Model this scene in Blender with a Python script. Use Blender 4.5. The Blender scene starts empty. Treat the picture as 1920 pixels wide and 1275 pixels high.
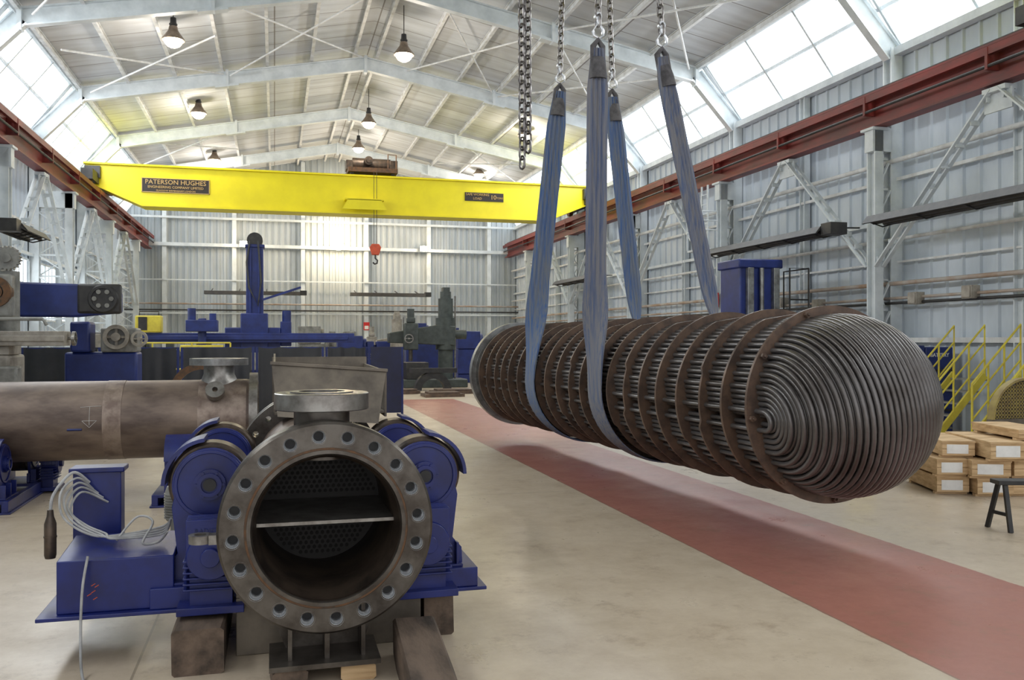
import bpy, math, random
from mathutils import Vector, Matrix
random.seed(7)
PI=math.pi
sc=bpy.context.scene
COL=sc.collection
sc.view_settings.view_transform='Standard'

# ---------------------------------------------------------------- materials
MATS={}
def mat(name,c1,c2=None,scale=4.0,rough=0.5,metal=0.0,bump=0.0,stretch=(1,1,1),lo=.38,hi=.65,detail=5,spec=None):
    if name in MATS: return MATS[name]
    m=bpy.data.materials.new(name); m.use_nodes=True
    nt=m.node_tree; N=nt.nodes; L=nt.links
    b=N['Principled BSDF']
    b.inputs['Roughness'].default_value=rough
    b.inputs['Metallic'].default_value=metal
    if spec is not None: b.inputs['Specular IOR Level'].default_value=spec
    if c2 is None: c2=tuple(x*.8 for x in c1)
    tc=N.new('ShaderNodeTexCoord'); mp=N.new('ShaderNodeMapping'); mp.inputs['Scale'].default_value=stretch
    nz=N.new('ShaderNodeTexNoise'); nz.inputs['Scale'].default_value=scale; nz.inputs['Detail'].default_value=detail
    nz.inputs['Roughness'].default_value=.62
    L.new(tc.outputs['Object'],mp.inputs['Vector']); L.new(mp.outputs['Vector'],nz.inputs['Vector'])
    cr=N.new('ShaderNodeValToRGB'); cr.color_ramp.elements[0].position=lo; cr.color_ramp.elements[1].position=hi
    cr.color_ramp.elements[0].color=(*c1,1); cr.color_ramp.elements[1].color=(*c2,1)
    L.new(nz.outputs['Fac'],cr.inputs['Fac']); L.new(cr.outputs['Color'],b.inputs['Base Color'])
    if bump>0:
        bp=N.new('ShaderNodeBump'); bp.inputs['Strength'].default_value=bump; bp.inputs['Distance'].default_value=.02
        L.new(nz.outputs['Fac'],bp.inputs['Height']); L.new(bp.outputs['Normal'],b.inputs['Normal'])
    MATS[name]=m; return m
def emit(name,c,s):
    m=bpy.data.materials.new(name); m.use_nodes=True
    nt=m.node_tree; nt.nodes.clear()
    e=nt.nodes.new('ShaderNodeEmission'); o=nt.nodes.new('ShaderNodeOutputMaterial')
    e.inputs['Color'].default_value=(*c,1); e.inputs['Strength'].default_value=s
    nt.links.new(e.outputs[0],o.inputs[0]); MATS[name]=m; return m

BLUE=mat('blue_paint',(.008,.018,.150),(.006,.010,.085),5,.36)
BLUE2=mat('blue_paint_far',(.012,.028,.17),(.007,.016,.10),3,.45)
NAVY=mat('navy_panel',(.010,.014,.060),(.007,.009,.035),3,.45)
YEL=mat('crane_yellow',(.80,.70,.003),(.72,.62,.003),1.2,.45)
YELR=mat('rail_yellow',(.68,.58,.06),(.54,.44,.05),4,.45)
RED=mat('red_oxide',(.22,.030,.024),(.10,.024,.020),2.5,.5,stretch=(1,.3,1))
WHT=mat('white_steel',(.68,.73,.76),(.54,.59,.62),2.2,.5)
WHT2=mat('white_steel_dirty',(.72,.74,.75),(.52,.52,.51),3,.55,stretch=(1,1,.5))
WALLR=mat('wall_paint',(.58,.64,.70),(.45,.51,.57),.9,.5,stretch=(1,1,.35))
WALLB=mat('wall_far_paint',(.50,.55,.59),(.35,.39,.42),.7,.6,stretch=(1,1,.25))
STEEL=mat('machined_steel',(.125,.112,.098),(.06,.05,.042),7,.34,.75,.05)
STEEL2=mat('machined_steel_pale',(.30,.29,.27),(.165,.15,.135),9,.33,.8,.03)
BRIGHT=mat('bright_steel',(.78,.80,.82),(.58,.60,.62),20,.30,.75)
SHELL=mat('mill_scale',(.095,.068,.057),(.25,.19,.15),2.2,.45,.4,.08,stretch=(.5,1,1.4))
SHELLB=mat('bare_band',(.32,.255,.21),(.16,.115,.095),6,.42,.5,.08)
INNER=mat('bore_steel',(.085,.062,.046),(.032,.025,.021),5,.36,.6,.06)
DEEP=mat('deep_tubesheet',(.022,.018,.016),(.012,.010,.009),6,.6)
RUST=mat('rust_ring',(.17,.085,.04),(.07,.05,.035),12,.6,.4)
WHEEL=mat('roller_tread',(.11,.08,.058),(.045,.037,.032),9,.42,.5)
TUBE=mat('tube_steel',(.150,.142,.140),(.085,.074,.068),3,.30,.5,stretch=(1,.5,1))
BAF=mat('baffle_rust',(.150,.095,.065),(.070,.048,.038),7,.48,.3,.05)
TSH=mat('tubesheet_steel',(.33,.34,.34),(.18,.175,.17),6,.38,.75)
DARK=mat('black_metal',(.014,.014,.016),(.034,.032,.03),6,.5)
CURT=mat('black_curtain',(.010,.012,.017),(.022,.023,.028),2,.4)
SLB=mat('sling_blue',(.050,.110,.27),(.15,.17,.205),4,.85,stretch=(9,9,.45),lo=.36,hi=.60)
SLB2=mat('sling_blue_worn',(.080,.11,.20),(.18,.18,.195),4,.85,stretch=(9,9,.45),lo=.36,hi=.58)
SLD=mat('sling_dirty_end',(.12,.115,.12),(.055,.052,.055),9,.9)
CHAIN=mat('chain_steel',(.26,.245,.24),(.11,.10,.09),15,.32,.9)
WOOD=mat('old_timber',(.15,.105,.075),(.04,.028,.02),7,.8,0,.6,stretch=(1,.25,1))
PINE=mat('pine_box',(.64,.45,.25),(.42,.27,.13),6,.7,0,.1,stretch=(.4,1,4))
PAPER=mat('paper_label',(.80,.80,.78),(.70,.70,.68),8,.7)
GREY=mat('machine_grey',(.26,.26,.24),(.13,.13,.12),5,.45)
GREEN=mat('machine_green',(.060,.073,.067),(.028,.034,.032),4,.5)
CREAM=mat('machine_cream',(.38,.35,.30),(.20,.18,.15),4,.5)
TAN=mat('scaled_sheet',(.20,.17,.132),(.095,.08,.065),3,.5,.35)
MESHY=mat('dull_yellow_mesh',(.34,.27,.08),(.22,.16,.06),5,.6)
CABLE=mat('grey_cable',(.40,.40,.40),(.22,.22,.22),8,.5)
ORANGE=mat('hook_orange',(.65,.09,.03),(.45,.07,.03),5,.45)
PIPEB=mat('brown_pipe',(.32,.22,.15),(.42,.40,.38),1.5,.55)
SIGN=mat('sign_plate',(.022,.013,.010),(.014,.010,.008),5,.5)
GOLD=mat('sign_letters',(.62,.42,.17),(.5,.33,.12),5,.5)
LAMPM=mat('lamp_alu',(.30,.24,.19),(.18,.14,.11),8,.35,.6)
SIGNR=mat('sign_red',(.6,.03,.03),(.5,.02,.02),5,.5)
CHALK=mat('chalk',(.7,.7,.68),(.4,.4,.4),9,.9)
HOLE=mat('hole_black',(.008,.007,.006),(.012,.01,.008),9,.8)
BULB=emit('bulb',(1,.82,.56),18)
FLOODB=emit('flood_bulb',(1,.78,.46),80)
GLZ=emit('daylight_pane',(.90,.97,1.0),3.2)

def floor_mat():
    m=bpy.data.materials.new('painted_concrete'); m.use_nodes=True
    nt=m.node_tree;N=nt.nodes;L=nt.links;b=N['Principled BSDF']
    tc=N.new('ShaderNodeTexCoord'); sep=N.new('ShaderNodeSeparateXYZ'); L.new(tc.outputs['Object'],sep.inputs[0])
    def noise(s,d=6,r=.6):
        n=N.new('ShaderNodeTexNoise'); n.inputs['Scale'].default_value=s; n.inputs['Detail'].default_value=d; n.inputs['Roughness'].default_value=r
        L.new(tc.outputs['Object'],n.inputs['Vector']); return n
    def ramp(n,a,b2,c1,c2):
        c=N.new('ShaderNodeValToRGB'); c.color_ramp.elements[0].position=a; c.color_ramp.elements[1].position=b2
        c.color_ramp.elements[0].color=(*c1,1); c.color_ramp.elements[1].color=(*c2,1); L.new(n.outputs['Fac'],c.inputs['Fac']); return c
    def math_(op,a,bv):
        n=N.new('ShaderNodeMath'); n.operation=op
        for i,v in enumerate((a,bv)):
            if isinstance(v,(int,float)): n.inputs[i].default_value=v
            else: L.new(v,n.inputs[i])
        return n.outputs[0]
    def mix(f,a,c):
        n=N.new('ShaderNodeMix'); n.data_type='RGBA'
        if isinstance(f,float): n.inputs[0].default_value=f
        else: L.new(f,n.inputs[0])
        L.new(a,n.inputs[6]); L.new(c,n.inputs[7]); return n.outputs[2]
    n1=noise(.55,8,.65); n2=noise(5,8,.7); n3=noise(1.6,9,.75)
    conc=ramp(n1,.35,.68,(.58,.49,.375),(.48,.395,.29))
    conc2=ramp(n3,.40,.64,(.61,.52,.405),(.39,.31,.225))
    c=mix(.5,conc.outputs[0],conc2.outputs[0])
    pink=ramp(n3,.35,.7,(.40,.168,.128),(.32,.135,.105))
    e=math_('MULTIPLY',math_('SUBTRACT',n2.outputs['Fac'],.5),.05)
    xx=math_('ADD',sep.outputs['X'],e)
    mk=math_('MULTIPLY',math_('GREATER_THAN',xx,3.3),math_('LESS_THAN',xx,4.98))
    mk=math_('MULTIPLY',mk,math_('LESS_THAN',sep.outputs['Y'],25.0))
    c=mix(mk,c,pink.outputs[0])
    fx=math_('FRACT',math_('DIVIDE',math_('ADD',sep.outputs['X'],20.7),4.0),0)
    fy=math_('FRACT',math_('DIVIDE',math_('ADD',sep.outputs['Y'],20.6),6.0),0)
    j=math_('MAXIMUM',math_('LESS_THAN',fx,.0035),math_('LESS_THAN',fy,.0025))
    dk=N.new('ShaderNodeRGB'); dk.outputs[0].default_value=(.2,.16,.12,1)
    c=mix(math_('MULTIPLY',j,.6),c,dk.outputs[0])
    n4=noise(2.7,10,.8); st=ramp(n4,.54,.70,(0,0,0),(1,1,1))
    dk2=N.new('ShaderNodeRGB'); dk2.outputs[0].default_value=(.22,.15,.095,1)
    c=mix(math_('MULTIPLY',st.outputs[0],.6),c,dk2.outputs[0])
    L.new(c,b.inputs['Base Color'])
    rr=ramp(n3,.3,.7,(.24,.24,.24),(.44,.44,.44)); L.new(rr.outputs[0],b.inputs['Roughness'])
    return m
def roof_mat():
    m=bpy.data.materials.new('roof_lining'); m.use_nodes=True
    nt=m.node_tree;N=nt.nodes;L=nt.links;b=N['Principled BSDF']
    tc=N.new('ShaderNodeTexCoord')
    br=N.new('ShaderNodeTexBrick'); br.inputs['Scale'].default_value=1.0
    br.inputs['Brick Width'].default_value=2.9; br.inputs['Row Height'].default_value=1.07
    br.inputs['Mortar Size'].default_value=.018; br.inputs['Bias'].default_value=0
    br.inputs['Color1'].default_value=(.66,.70,.74,1); br.inputs['Color2'].default_value=(.59,.62,.655,1)
    br.inputs['Mortar'].default_value=(.28,.27,.27,1); br.offset=0.0
    L.new(tc.outputs['Object'],br.inputs['Vector'])
    mp=N.new('ShaderNodeMapping'); mp.inputs['Scale'].default_value=(.35,2.2,1); L.new(tc.outputs['Object'],mp.inputs[0])
    nz=N.new('ShaderNodeTexNoise'); nz.inputs['Scale'].default_value=1.6; nz.inputs['Detail'].default_value=7; L.new(mp.outputs[0],nz.inputs['Vector'])
    cr=N.new('ShaderNodeValToRGB'); cr.color_ramp.elements[0].position=.35; cr.color_ramp.elements[1].position=.7
    cr.color_ramp.elements[0].color=(1,1,1,1); cr.color_ramp.elements[1].color=(.80,.79,.78,1); L.new(nz.outputs['Fac'],cr.inputs[0])
    mx=N.new('ShaderNodeMix'); mx.data_type='RGBA'; mx.blend_type='MULTIPLY'; mx.inputs[0].default_value=1
    L.new(br.outputs['Color'],mx.inputs[6]); L.new(cr.outputs[0],mx.inputs[7]); L.new(mx.outputs[2],b.inputs['Base Color'])
    b.inputs['Roughness'].default_value=.75
    return m

# ---------------------------------------------------------------- geometry
V=Vector
class G:
    def __init__(s): s.v=[]; s.f=[]
    def add(s,vs,fs):
        o=len(s.v); s.v+= [V(p) for p in vs]; s.f+=[tuple(i+o for i in f) for f in fs]; return s
    def box(s,x0,x1,y0,y1,z0,z1,M=None):
        vs=[V((x,y,z)) for x in(x0,x1) for y in(y0,y1) for z in(z0,z1)]
        if M is not None: vs=[M@p for p in vs]
        return s.add(vs,[(0,1,3,2),(4,6,7,5),(0,4,5,1),(2,3,7,6),(0,2,6,4),(1,5,7,3)])
    def cb(s,c,sz,rz=0,rx=0,ry=0):
        M=Matrix.Translation(c)@Matrix.Rotation(rz,4,'Z')@Matrix.Rotation(ry,4,'Y')@Matrix.Rotation(rx,4,'X')
        return s.box(-sz[0]/2,sz[0]/2,-sz[1]/2,sz[1]/2,-sz[2]/2,sz[2]/2,M)
    def frame(s,p,q,up=(0,0,1)):
        p=V(p);q=V(q);y=(q-p).normalized();u=V(up)
        if abs(y.dot(u))>.98: u=V((0,1,0)) if abs(y.y)<.9 else V((1,0,0))
        x=y.cross(u).normalized(); z=x.cross(y)
        M=Matrix((x,y,z)).transposed().to_4x4(); M.translation=p; return M,(q-p).length
    def beam(s,p,q,w,h,up=(0,0,1)):
        M,l=s.frame(p,q,up); return s.box(-w/2,w/2,0,l,-h/2,h/2,M)
    def ibeam(s,p,q,w,h,t=.03,up=(0,0,1)):
        M,l=s.frame(p,q,up)
        s.box(-w/2,w/2,0,l,h/2-t,h/2,M); s.box(-w/2,w/2,0,l,-h/2,-h/2+t,M); s.box(-t/2,t/2,0,l,-h/2+t,h/2-t,M); return s
    def lathe(s,p,q,prof,n=32,closed=False):
        M,l=s.frame(p,q); o=[];k=len(prof);vs=[];fs=[]
        for i in range(n):
            a=2*PI*i/n
            for r,y in prof: vs.append(M@V((r*math.cos(a),y,r*math.sin(a))))
        for i in range(n):
            j=(i+1)%n
            for m in range(k if closed else k-1):
                m2=(m+1)%k; fs.append((i*k+m,i*k+m2,j*k+m2,j*k+m))
        if not closed:
            if prof[0][0]>1e-5: fs.append(tuple(i*k for i in range(n)))
            if prof[-1][0]>1e-5: fs.append(tuple(i*k+k-1 for i in reversed(range(n))))
        return s.add(vs,fs)
    def cyl(s,p,q,r,r2=None,n=20):
        l=(V(q)-V(p)).length; return s.lathe(p,q,[(r,0),(r if r2 is None else r2,l)],n)
    def ring(s,p,q,ro,ri,n=32):
        l=(V(q)-V(p)).length; return s.lathe(p,q,[(ro,0),(ro,l),(ri,l),(ri,0)],n,True)
    def tube(s,pts,r,n=8,closed=False):
        P=[V(p) for p in pts]; m=len(P); T=[]
        for i in range(m):
            a=P[i-1] if (i>0 or closed) else P[i]; b=P[(i+1)%m] if (i<m-1 or closed) else P[i]
            T.append((b-a).normalized())
        u=V((0,0,1)) if abs(T[0].z)<.9 else V((1,0,0))
        nrm=T[0].cross(u).normalized(); vs=[];fs=[]
        for i in range(m):
            nrm=(nrm-T[i]*nrm.dot(T[i])).normalized(); bn=T[i].cross(nrm)
            for k in range(n):
                a=2*PI*k/n; vs.append(P[i]+(nrm*math.cos(a)+bn*math.sin(a))*r)
        for i in range(m if closed else m-1):
            j=(i+1)%m
            for k in range(n):
                k2=(k+1)%n; fs.append((i*n+k,j*n+k,j*n+k2,i*n+k2))
        if not closed: fs.append(tuple(reversed(range(n)))); fs.append(tuple((m-1)*n+k for k in range(n)))
        return s.add(vs,fs)
    def ext(s,poly,ax,a0,a1):
        n=len(poly)
        def mk(p,a):
            return {'y':(p[0],a,p[1]),'x':(a,p[0],p[1]),'z':(p[0],p[1],a)}[ax]
        vs=[mk(p,a0) for p in poly]+[mk(p,a1) for p in poly]
        fs=[tuple(range(n)),tuple(reversed(range(n,2*n)))]+[(i,i+n,(i+1)%n+n,(i+1)%n) for i in range(n)]
        return s.add(vs,fs)
    def sph(s,c,r,n=16,m=8,sz=(1,1,1)):
        vs=[];fs=[]
        for i in range(m+1):
            t=PI*i/m
            for k in range(n):
                a=2*PI*k/n; vs.append((c[0]+r*sz[0]*math.sin(t)*math.cos(a),c[1]+r*sz[1]*math.sin(t)*math.sin(a),c[2]+r*sz[2]*math.cos(t)))
        for i in range(m):
            for k in range(n): fs.append((i*n+k,(i+1)*n+k,(i+1)*n+(k+1)%n,i*n+(k+1)%n))
        return s.add(vs,fs)
    def xf(s,M): s.v=[M@p for p in s.v]; return s
    def join(s,g): return s.add(g.v,g.f)
def circ(cx,cy,r,a0,a1,n): return [(cx+r*math.cos(a0+(a1-a0)*i/n),cy+r*math.sin(a0+(a1-a0)*i/n)) for i in range(n+1)]

def obj(name,g,m,off=V((0,0,0)),bevel=0,smooth=True):
    me=bpy.data.meshes.new(name); me.from_pydata([p-off for p in g.v],[],g.f)
    import bmesh
    bm=bmesh.new(); bm.from_mesh(me); bmesh.ops.recalc_face_normals(bm,faces=bm.faces); bm.to_mesh(me); bm.free()
    if smooth:
        me.polygons.foreach_set('use_smooth',[True]*len(me.polygons)); me.set_sharp_from_angle(angle=math.radians(38))
    me.materials.append(m)
    o=bpy.data.objects.new(name,me); COL.objects.link(o)
    if bevel:
        b=o.modifiers.new('bev','BEVEL'); b.width=bevel; b.segments=2; b.limit_method='ANGLE'; b.angle_limit=math.radians(50)
    return o
def allv(parts):
    r=[]
    for p in parts:
        r+=p[1].v
        if len(p)>3 and 'kids' in p[3]: r+=allv(p[3]['kids'])
    return r
def thing(name,label,cat,parts,group=None,kind=None):
    vs=allv(parts)
    L=V(((min(p.x for p in vs)+max(p.x for p in vs))/2,(min(p.y for p in vs)+max(p.y for p in vs))/2,min(p.z for p in vs)))
    if len(parts)==1 and not(len(parts[0])>3 and 'kids' in parts[0][3]):
        o=parts[0]; op=o[3] if len(o)>3 else {}
        root=obj(name,o[1],o[2],L,op.get('bevel',0),op.get('smooth',True)); root.location=L
    else:
        root=bpy.data.objects.new(name,None); COL.objects.link(root); root.location=L; root.empty_display_size=.2
        def rec(par,ps):
            for p in ps:
                op=p[3] if len(p)>3 else {}
                ch=obj(p[0],p[1],p[2],L,op.get('bevel',0),op.get('smooth',True)); ch.parent=par
                if 'label' in op: ch['label']=op['label']
                if 'kind' in op: ch['kind']=op['kind']
                if 'kids' in op: rec(ch,op['kids'])
        rec(root,parts)
    root['label']=label; root['category']=cat
    if group: root['group']=group
    if kind: root['kind']=kind
    return root
def dup(root,d=(0,0,0),label=None,rz=0):
    def rec(o,par):
        n=o.copy(); COL.objects.link(n)
        if par: n.parent=par
        for c in list(o.children): rec(c,n)
        return n
    n=rec(root,None); n.location=root.location+V(d); n.rotation_euler[2]+=rz
    if label: n['label']=label
    return n
def struct(name,g,m,label=None,smooth=False):
    o=obj(name,g,m,smooth=smooth); o['kind']='structure'; o['label']=label or name.replace('_',' '); o['category']=name.split('_')[0]; return o
def text(body,size,ext=.004,align='CENTER'):
    cu=bpy.data.curves.new('t','FONT'); cu.body=body; cu.size=size; cu.extrude=ext; cu.align_x=align; cu.align_y='CENTER'; cu.resolution_u=2
    o=bpy.data.objects.new('t',cu); COL.objects.link(o)
    dg=bpy.context.evaluated_depsgraph_get(); me=bpy.data.meshes.new_from_object(o.evaluated_get(dg))
    g=G(); g.add([v.co.copy() for v in me.vertices],[tuple(p.vertices) for p in me.polygons])
    bpy.data.objects.remove(o); bpy.data.curves.remove(cu); bpy.data.meshes.remove(me); return g
FACE=Matrix(((1,0,0,0),(0,0,-1,0),(0,1,0,0),(0,0,0,1)))
def place(g,M,loc): return g.xf(Matrix.Translation(loc)@M)

# ---------------------------------------------------------------- building
FAR=45.3; XL=-6.9; XR=12.5; RX=2.8
def rooftop(x):
    a=abs(x-RX)
    if a<=8.55: return 10.95-(a/8.55)*1.75
    return max(7.7,9.2-(a-8.55)*1.2)
g=G(); g.add([(XL-.2,-3,0),(XR+.2,-3,0),(XR+.2,FAR+.3,0),(XL-.2,FAR+.3,0),(XL-.2,-3,-.1),(XR+.2,-3,-.1),(XR+.2,FAR+.3,-.1),(XL-.2,FAR+.3,-.1)],
  [(0,1,2,3),(4,7,6,5),(0,4,5,1),(1,5,6,2),(2,6,7,3),(3,7,4,0)])
struct('floor',g,floor_mat(),'cream painted concrete floor with a red-pink walkway stripe')
g=G(); xs=[];p=.30;x=XL
while x<XR:
    xs+=[(x,0),(x+p*.35,0),(x+p*.5,.06),(x+p*.85,.06)]; x+=p
xs=[q for q in xs if q[0]<=XR]+[(XR,0)]
for i in range(len(xs)-1):
    (a,ya),(b,yb)=xs[i],xs[i+1]
    g.add([(a,FAR+ya,0),(b,FAR+yb,0),(b,FAR+yb,rooftop(b)),(a,FAR+ya,rooftop(a))],[(0,1,2,3)])
g.box(XL-.2,XR+.2,FAR+.1,FAR+.2,0,7.7)
struct('wall_back',g,WALLB,'grey-white corrugated sheet end wall')
def sidewall(X,sg,name):
    g=G(); ys=[];y=-3;p=.42
    while y<FAR+.1:
        ys+=[(y,0),(y+p*.78,0),(y+p*.84,-.045),(y+p*.94,-.045)]; y+=p
    for i in range(len(ys)-1):
        (a,xa),(b,xb)=ys[i],ys[i+1]
        g.add([(X+sg*xa,a,0),(X+sg*xb,b,0),(X+sg*xb,b,7.7),(X+sg*xa,a,7.7)],[(0,1,2,3)])
    g.box(min(X+sg*.03,X+sg*.12),max(X+sg*.03,X+sg*.12),-3,FAR+.2,0,7.7)
    struct(name,g,WALLR,'white ribbed sheet side wall')
sidewall(XR,1,'wall_right'); sidewall(XL,-1,'wall_left')
g=G()
for sx in(-1,1):
    g.add([(RX,-3,10.95),(RX,FAR+.2,10.95),(RX+sx*8.6,FAR+.2,9.2),(RX+sx*8.6,-3,9.2),(RX,-3,11.05),(RX,FAR+.2,11.05),(RX+sx*8.6,FAR+.2,9.3),(RX+sx*8.6,-3,9.3)],
      [(0,1,2,3),(4,7,6,5),(0,3,7,4),(1,5,6,2),(2,6,7,3)])
struct('ceiling',g,roof_mat(),'off-white panelled pitched roof lining')
FR=[2.7,9.1,15.5,21.9,28.3,34.7,41.1]
BAYS=[-3]+FR+[FAR]
wn=1
for sx in(-1,1):
    lo=V((XL-.02,0,7.72)) if sx<0 else V((XR+.02,0,7.72)); hi=V((RX+sx*8.58,0,9.22))
    for a,b in zip(BAYS[:-1],BAYS[1:]):
        gl=G(); fr=G(); up=hi-lo
        gl.add([(lo.x,a+.08,lo.z),(lo.x,b-.08,lo.z),(hi.x,b-.08,hi.z),(hi.x,a+.08,hi.z)],[(0,1,2,3)])
        nc=3 if b-a>5 else 2
        for k in range(nc+1):
            y=a+.1+(b-a-.2)*k/nc; fr.beam((lo.x,y,lo.z),(hi.x,y,hi.z),.06,.08)
        for t in(.0,.5,1.0):
            q=lo+up*t; w=.05 if t==.5 else .12; fr.beam((q.x,a+.02,q.z),(q.x,b-.02,q.z),w,.08)
        thing('window_%d'%wn,'sloping rooflight strip with bright translucent panes','window',[('glass',gl,GLZ,{'smooth':False}),('window_frame',fr,WHT,{'smooth':False})],kind='structure'); wn+=1
for a,b in((22.2,24.9),(25.4,28.1),(28.6,31.2),(31.8,34.5)):
    gl=G().add([(XL+.03,a,2.3),(XL+.03,b,2.3),(XL+.03,b,4.0),(XL+.03,a,4.0)],[(0,1,2,3)]); fr=G()
    for y in(a,(a+b)/2,b): fr.box(XL+.03,XL+.09,y-.03,y+.03,2.27,4.03)
    for z in(2.3,3.15,4.0): fr.box(XL+.03,XL+.09,a,b,z-.03,z+.03)
    thing('window_%d'%wn,'side wall window with bright translucent panes','window',[('glass',gl,GLZ,{'smooth':False}),('window_frame',fr,WHT,{'smooth':False})],kind='structure'); wn+=1
for sx in(-1,1):
    for k in range(7):
        t=.35+k*1.33
        x=RX+sx*t; z=10.95-t/8.55*1.75-.10
        g=G().ibeam((x,-3,z),(x,FAR,z),.09,.16,.014)
        thing('purlin','white painted steel roof purlin under the lining','roof beam',[('purlin',g,WHT2,{'smooth':False})],group='roof purlins')
def portal(Y):
    r=G(); kn=[(-6.72,7.6),(-5.5,8.92),(RX,10.5),(11.1,8.92),(12.32,7.6)]
    for a,b in zip(kn[:-1],kn[1:]):
        r.ibeam((a[0],Y,a[1]),(b[0],Y,b[1]),.2,.42,.035)
    for x,z in kn[1:4]:
        r.box(x-.05,x+.05,Y-.12,Y+.12,z-.3,z+.24)
    for x in(-1.4,7.0):
        z=10.5-abs(x-RX)/8.3*1.58; r.cb((x,Y,z),(.09,.26,.52)); r.cb((x,Y,z-.24),(.7,.24,.04),ry=math.atan(1.58/8.3)*(-1 if x<RX else 1))
    pts=[('rafter',r,WHT,{'smooth':False})]
    for xc,xp,s in((-6.72,-5.8,-1),(12.32,11.9,1)):
        c=G().ibeam((xc,Y,0),(xc,Y,7.7),.26,.26,.03); c.box(xc-.2,xc+.2,Y-.2,Y+.2,0,.03)
        pts.append(('column',c,WHT,{'smooth':False}))
        q=G().ibeam((xp,Y,0),(xp,Y,6.0),.2,.26,.03)
        q.box(xp-.2,xp+.2,Y-.2,Y+.2,0,.03)
        xm=xc-s*.12
        q.box(min(xp-.15,xm),max(xp+.15,xm),Y-.13,Y+.13,5.55,6.03)
        q.box(xp-.2,xp+.2,Y-.2,Y+.2,5.98,6.03)
        z=.5
        while z<5.3:
            q.beam((xp,Y-.08,z),(xm,Y-.08,z+.55),.03,.06,up=(0,1,0)); q.beam((xm,Y+.08,z),(xp,Y+.08,z+.55),.03,.06,up=(0,1,0)); z+=.62
            q.beam((xp,Y,z-.04),(xm,Y,z-.04),.05,.05)
        pts.append(('crane_post',q,WHT,{'smooth':False}))
    return thing('portal_frame','white painted steel portal frame spanning the workshop','steel frame',pts,group='portal frames')
p0=portal(FR[0])
for y in FR[1:]: dup(p0,(0,y-FR[0],0))
def vbrace(xp,ya,yb):
    g=G(); ym=(ya+yb)/2
    for y in(ya,yb):
        for dx in(-.09,.09):
            g.beam((xp+dx,ym+(-.08 if y<ym else .08),5.98),(xp+dx,y+(.14 if y<ym else -.14),3.2),.03,.09,up=(1,0,0))
        for k in range(9):
            t=(k+.5)/9; yy=ym+(y-ym)*t; zz=5.98+(3.2-5.98)*t
            g.cb((xp,yy,zz),(.18,.03,.09))
    g.cb((xp,ym,5.96),(.24,.5,.08))
    g.box(xp-.02,xp+.02,ym-.3,ym+.3,5.6,5.95)
    return thing('brace','white inverted-V steel brace carrying the crane runway','brace',[('brace',g,WHT,{'smooth':False})],group='runway braces')
v1=vbrace(11.9,9.1,15.5); v2=vbrace(-5.8,9.1,15.5)
for k in range(1,5): dup(v1,(0,6.4*k,0)); dup(v2,(0,6.4*k,0))
for y in (12.3,18.7,25.1,31.5,37.9):
    for x in(12.38,-6.78):
        g=G().ibeam((x,y,0),(x,y,7.7),.16,.2,.02)
        thing('wall_post','slim white steel wall post','steel post',[('wall_post',g,WHT,{'smooth':False})],group='wall posts')
n=1
for x,s in((12.36,1),(-6.76,-1)):
    for z,w,m in((7.62,.2,WHT),(6.95,.1,WHT),(5.0,.08,WHT2),(4.15,.1,WHT),(3.3,.05,WHT2),(1.7,.12,WHT2)):
        g=G().beam((x,-3,z),(x,FAR,z),w,w*.8); struct('trim_%d'%n,g,m,'horizontal white steel wall girt'); n+=1
for z,r,m in((2.85,.045,PIPEB),(2.45,.03,DARK),(2.55,.03,PIPEB),(3.75,.035,WHT2),(5.35,.05,WHT2)):
    g=G().cyl((12.2,-3,z),(12.2,FAR-.1,z),r,n=10)
    thing('service_pipe','painted conduit pipe run along the wall','pipe',[('service_pipe',g,m)],group='wall conduits')
for x in(-5.1,-1.9,1.37,4.5,7.7,10.9):
    g=G().ibeam((x,FAR-.18,0),(x,FAR-.18,rooftop(x)-.1),.2,.24,.02)
    thing('wall_post','white steel end-wall post','steel post',[('wall_post',g,WHT,{'smooth':False})],group='end wall posts')
for z,w in((6.3,.16),(7.6,.1),(3.0,.08),(4.6,.06)):
    g=G().beam((XL+.1,FAR-.35,z),(XR-.1,FAR-.35,z),w,w); struct('trim_%d'%n,g,WHT,'horizontal end-wall girt'); n+=1
for z,r,m in((3.45,.04,PIPEB),(3.15,.035,DARK)):
    g=G().cyl((XL+.05,FAR-.42,z),(XR-.05,FAR-.42,z),r,n=8)
    thing('service_pipe','conduit along the end wall','pipe',[('service_pipe',g,m)],group='wall conduits')
def rz(x,o=.3): return 10.95-abs(x-RX)/8.55*1.75-o
for (xa,xb,ya,yb) in((-5.2,-1.5,24.4,28.1),(-1.3,2.7,22.1,28.1),(4.1,6.9,22.1,28.1),(7.1,10.8,22.1,28.1),(-5.2,-1.5,15.7,21.7),(7.1,10.8,15.7,21.7),(-5.2,-1.5,34.9,39.0),(7.1,10.8,34.9,39.4)):
    g1=G().cyl((xa,ya,rz(xa,.29)),(xb,yb,rz(xb,.29)),.028,n=6)
    g2=G().cyl((xb,ya,rz(xb,.36)),(xa,yb,rz(xa,.36)),.028,n=6)
    thing('cross_bracing','thin white diagonal roof bracing rods forming a cross','brace',[('rod',g1,WHT2),('rod',g2,WHT2)],group='roof bracing')

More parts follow.
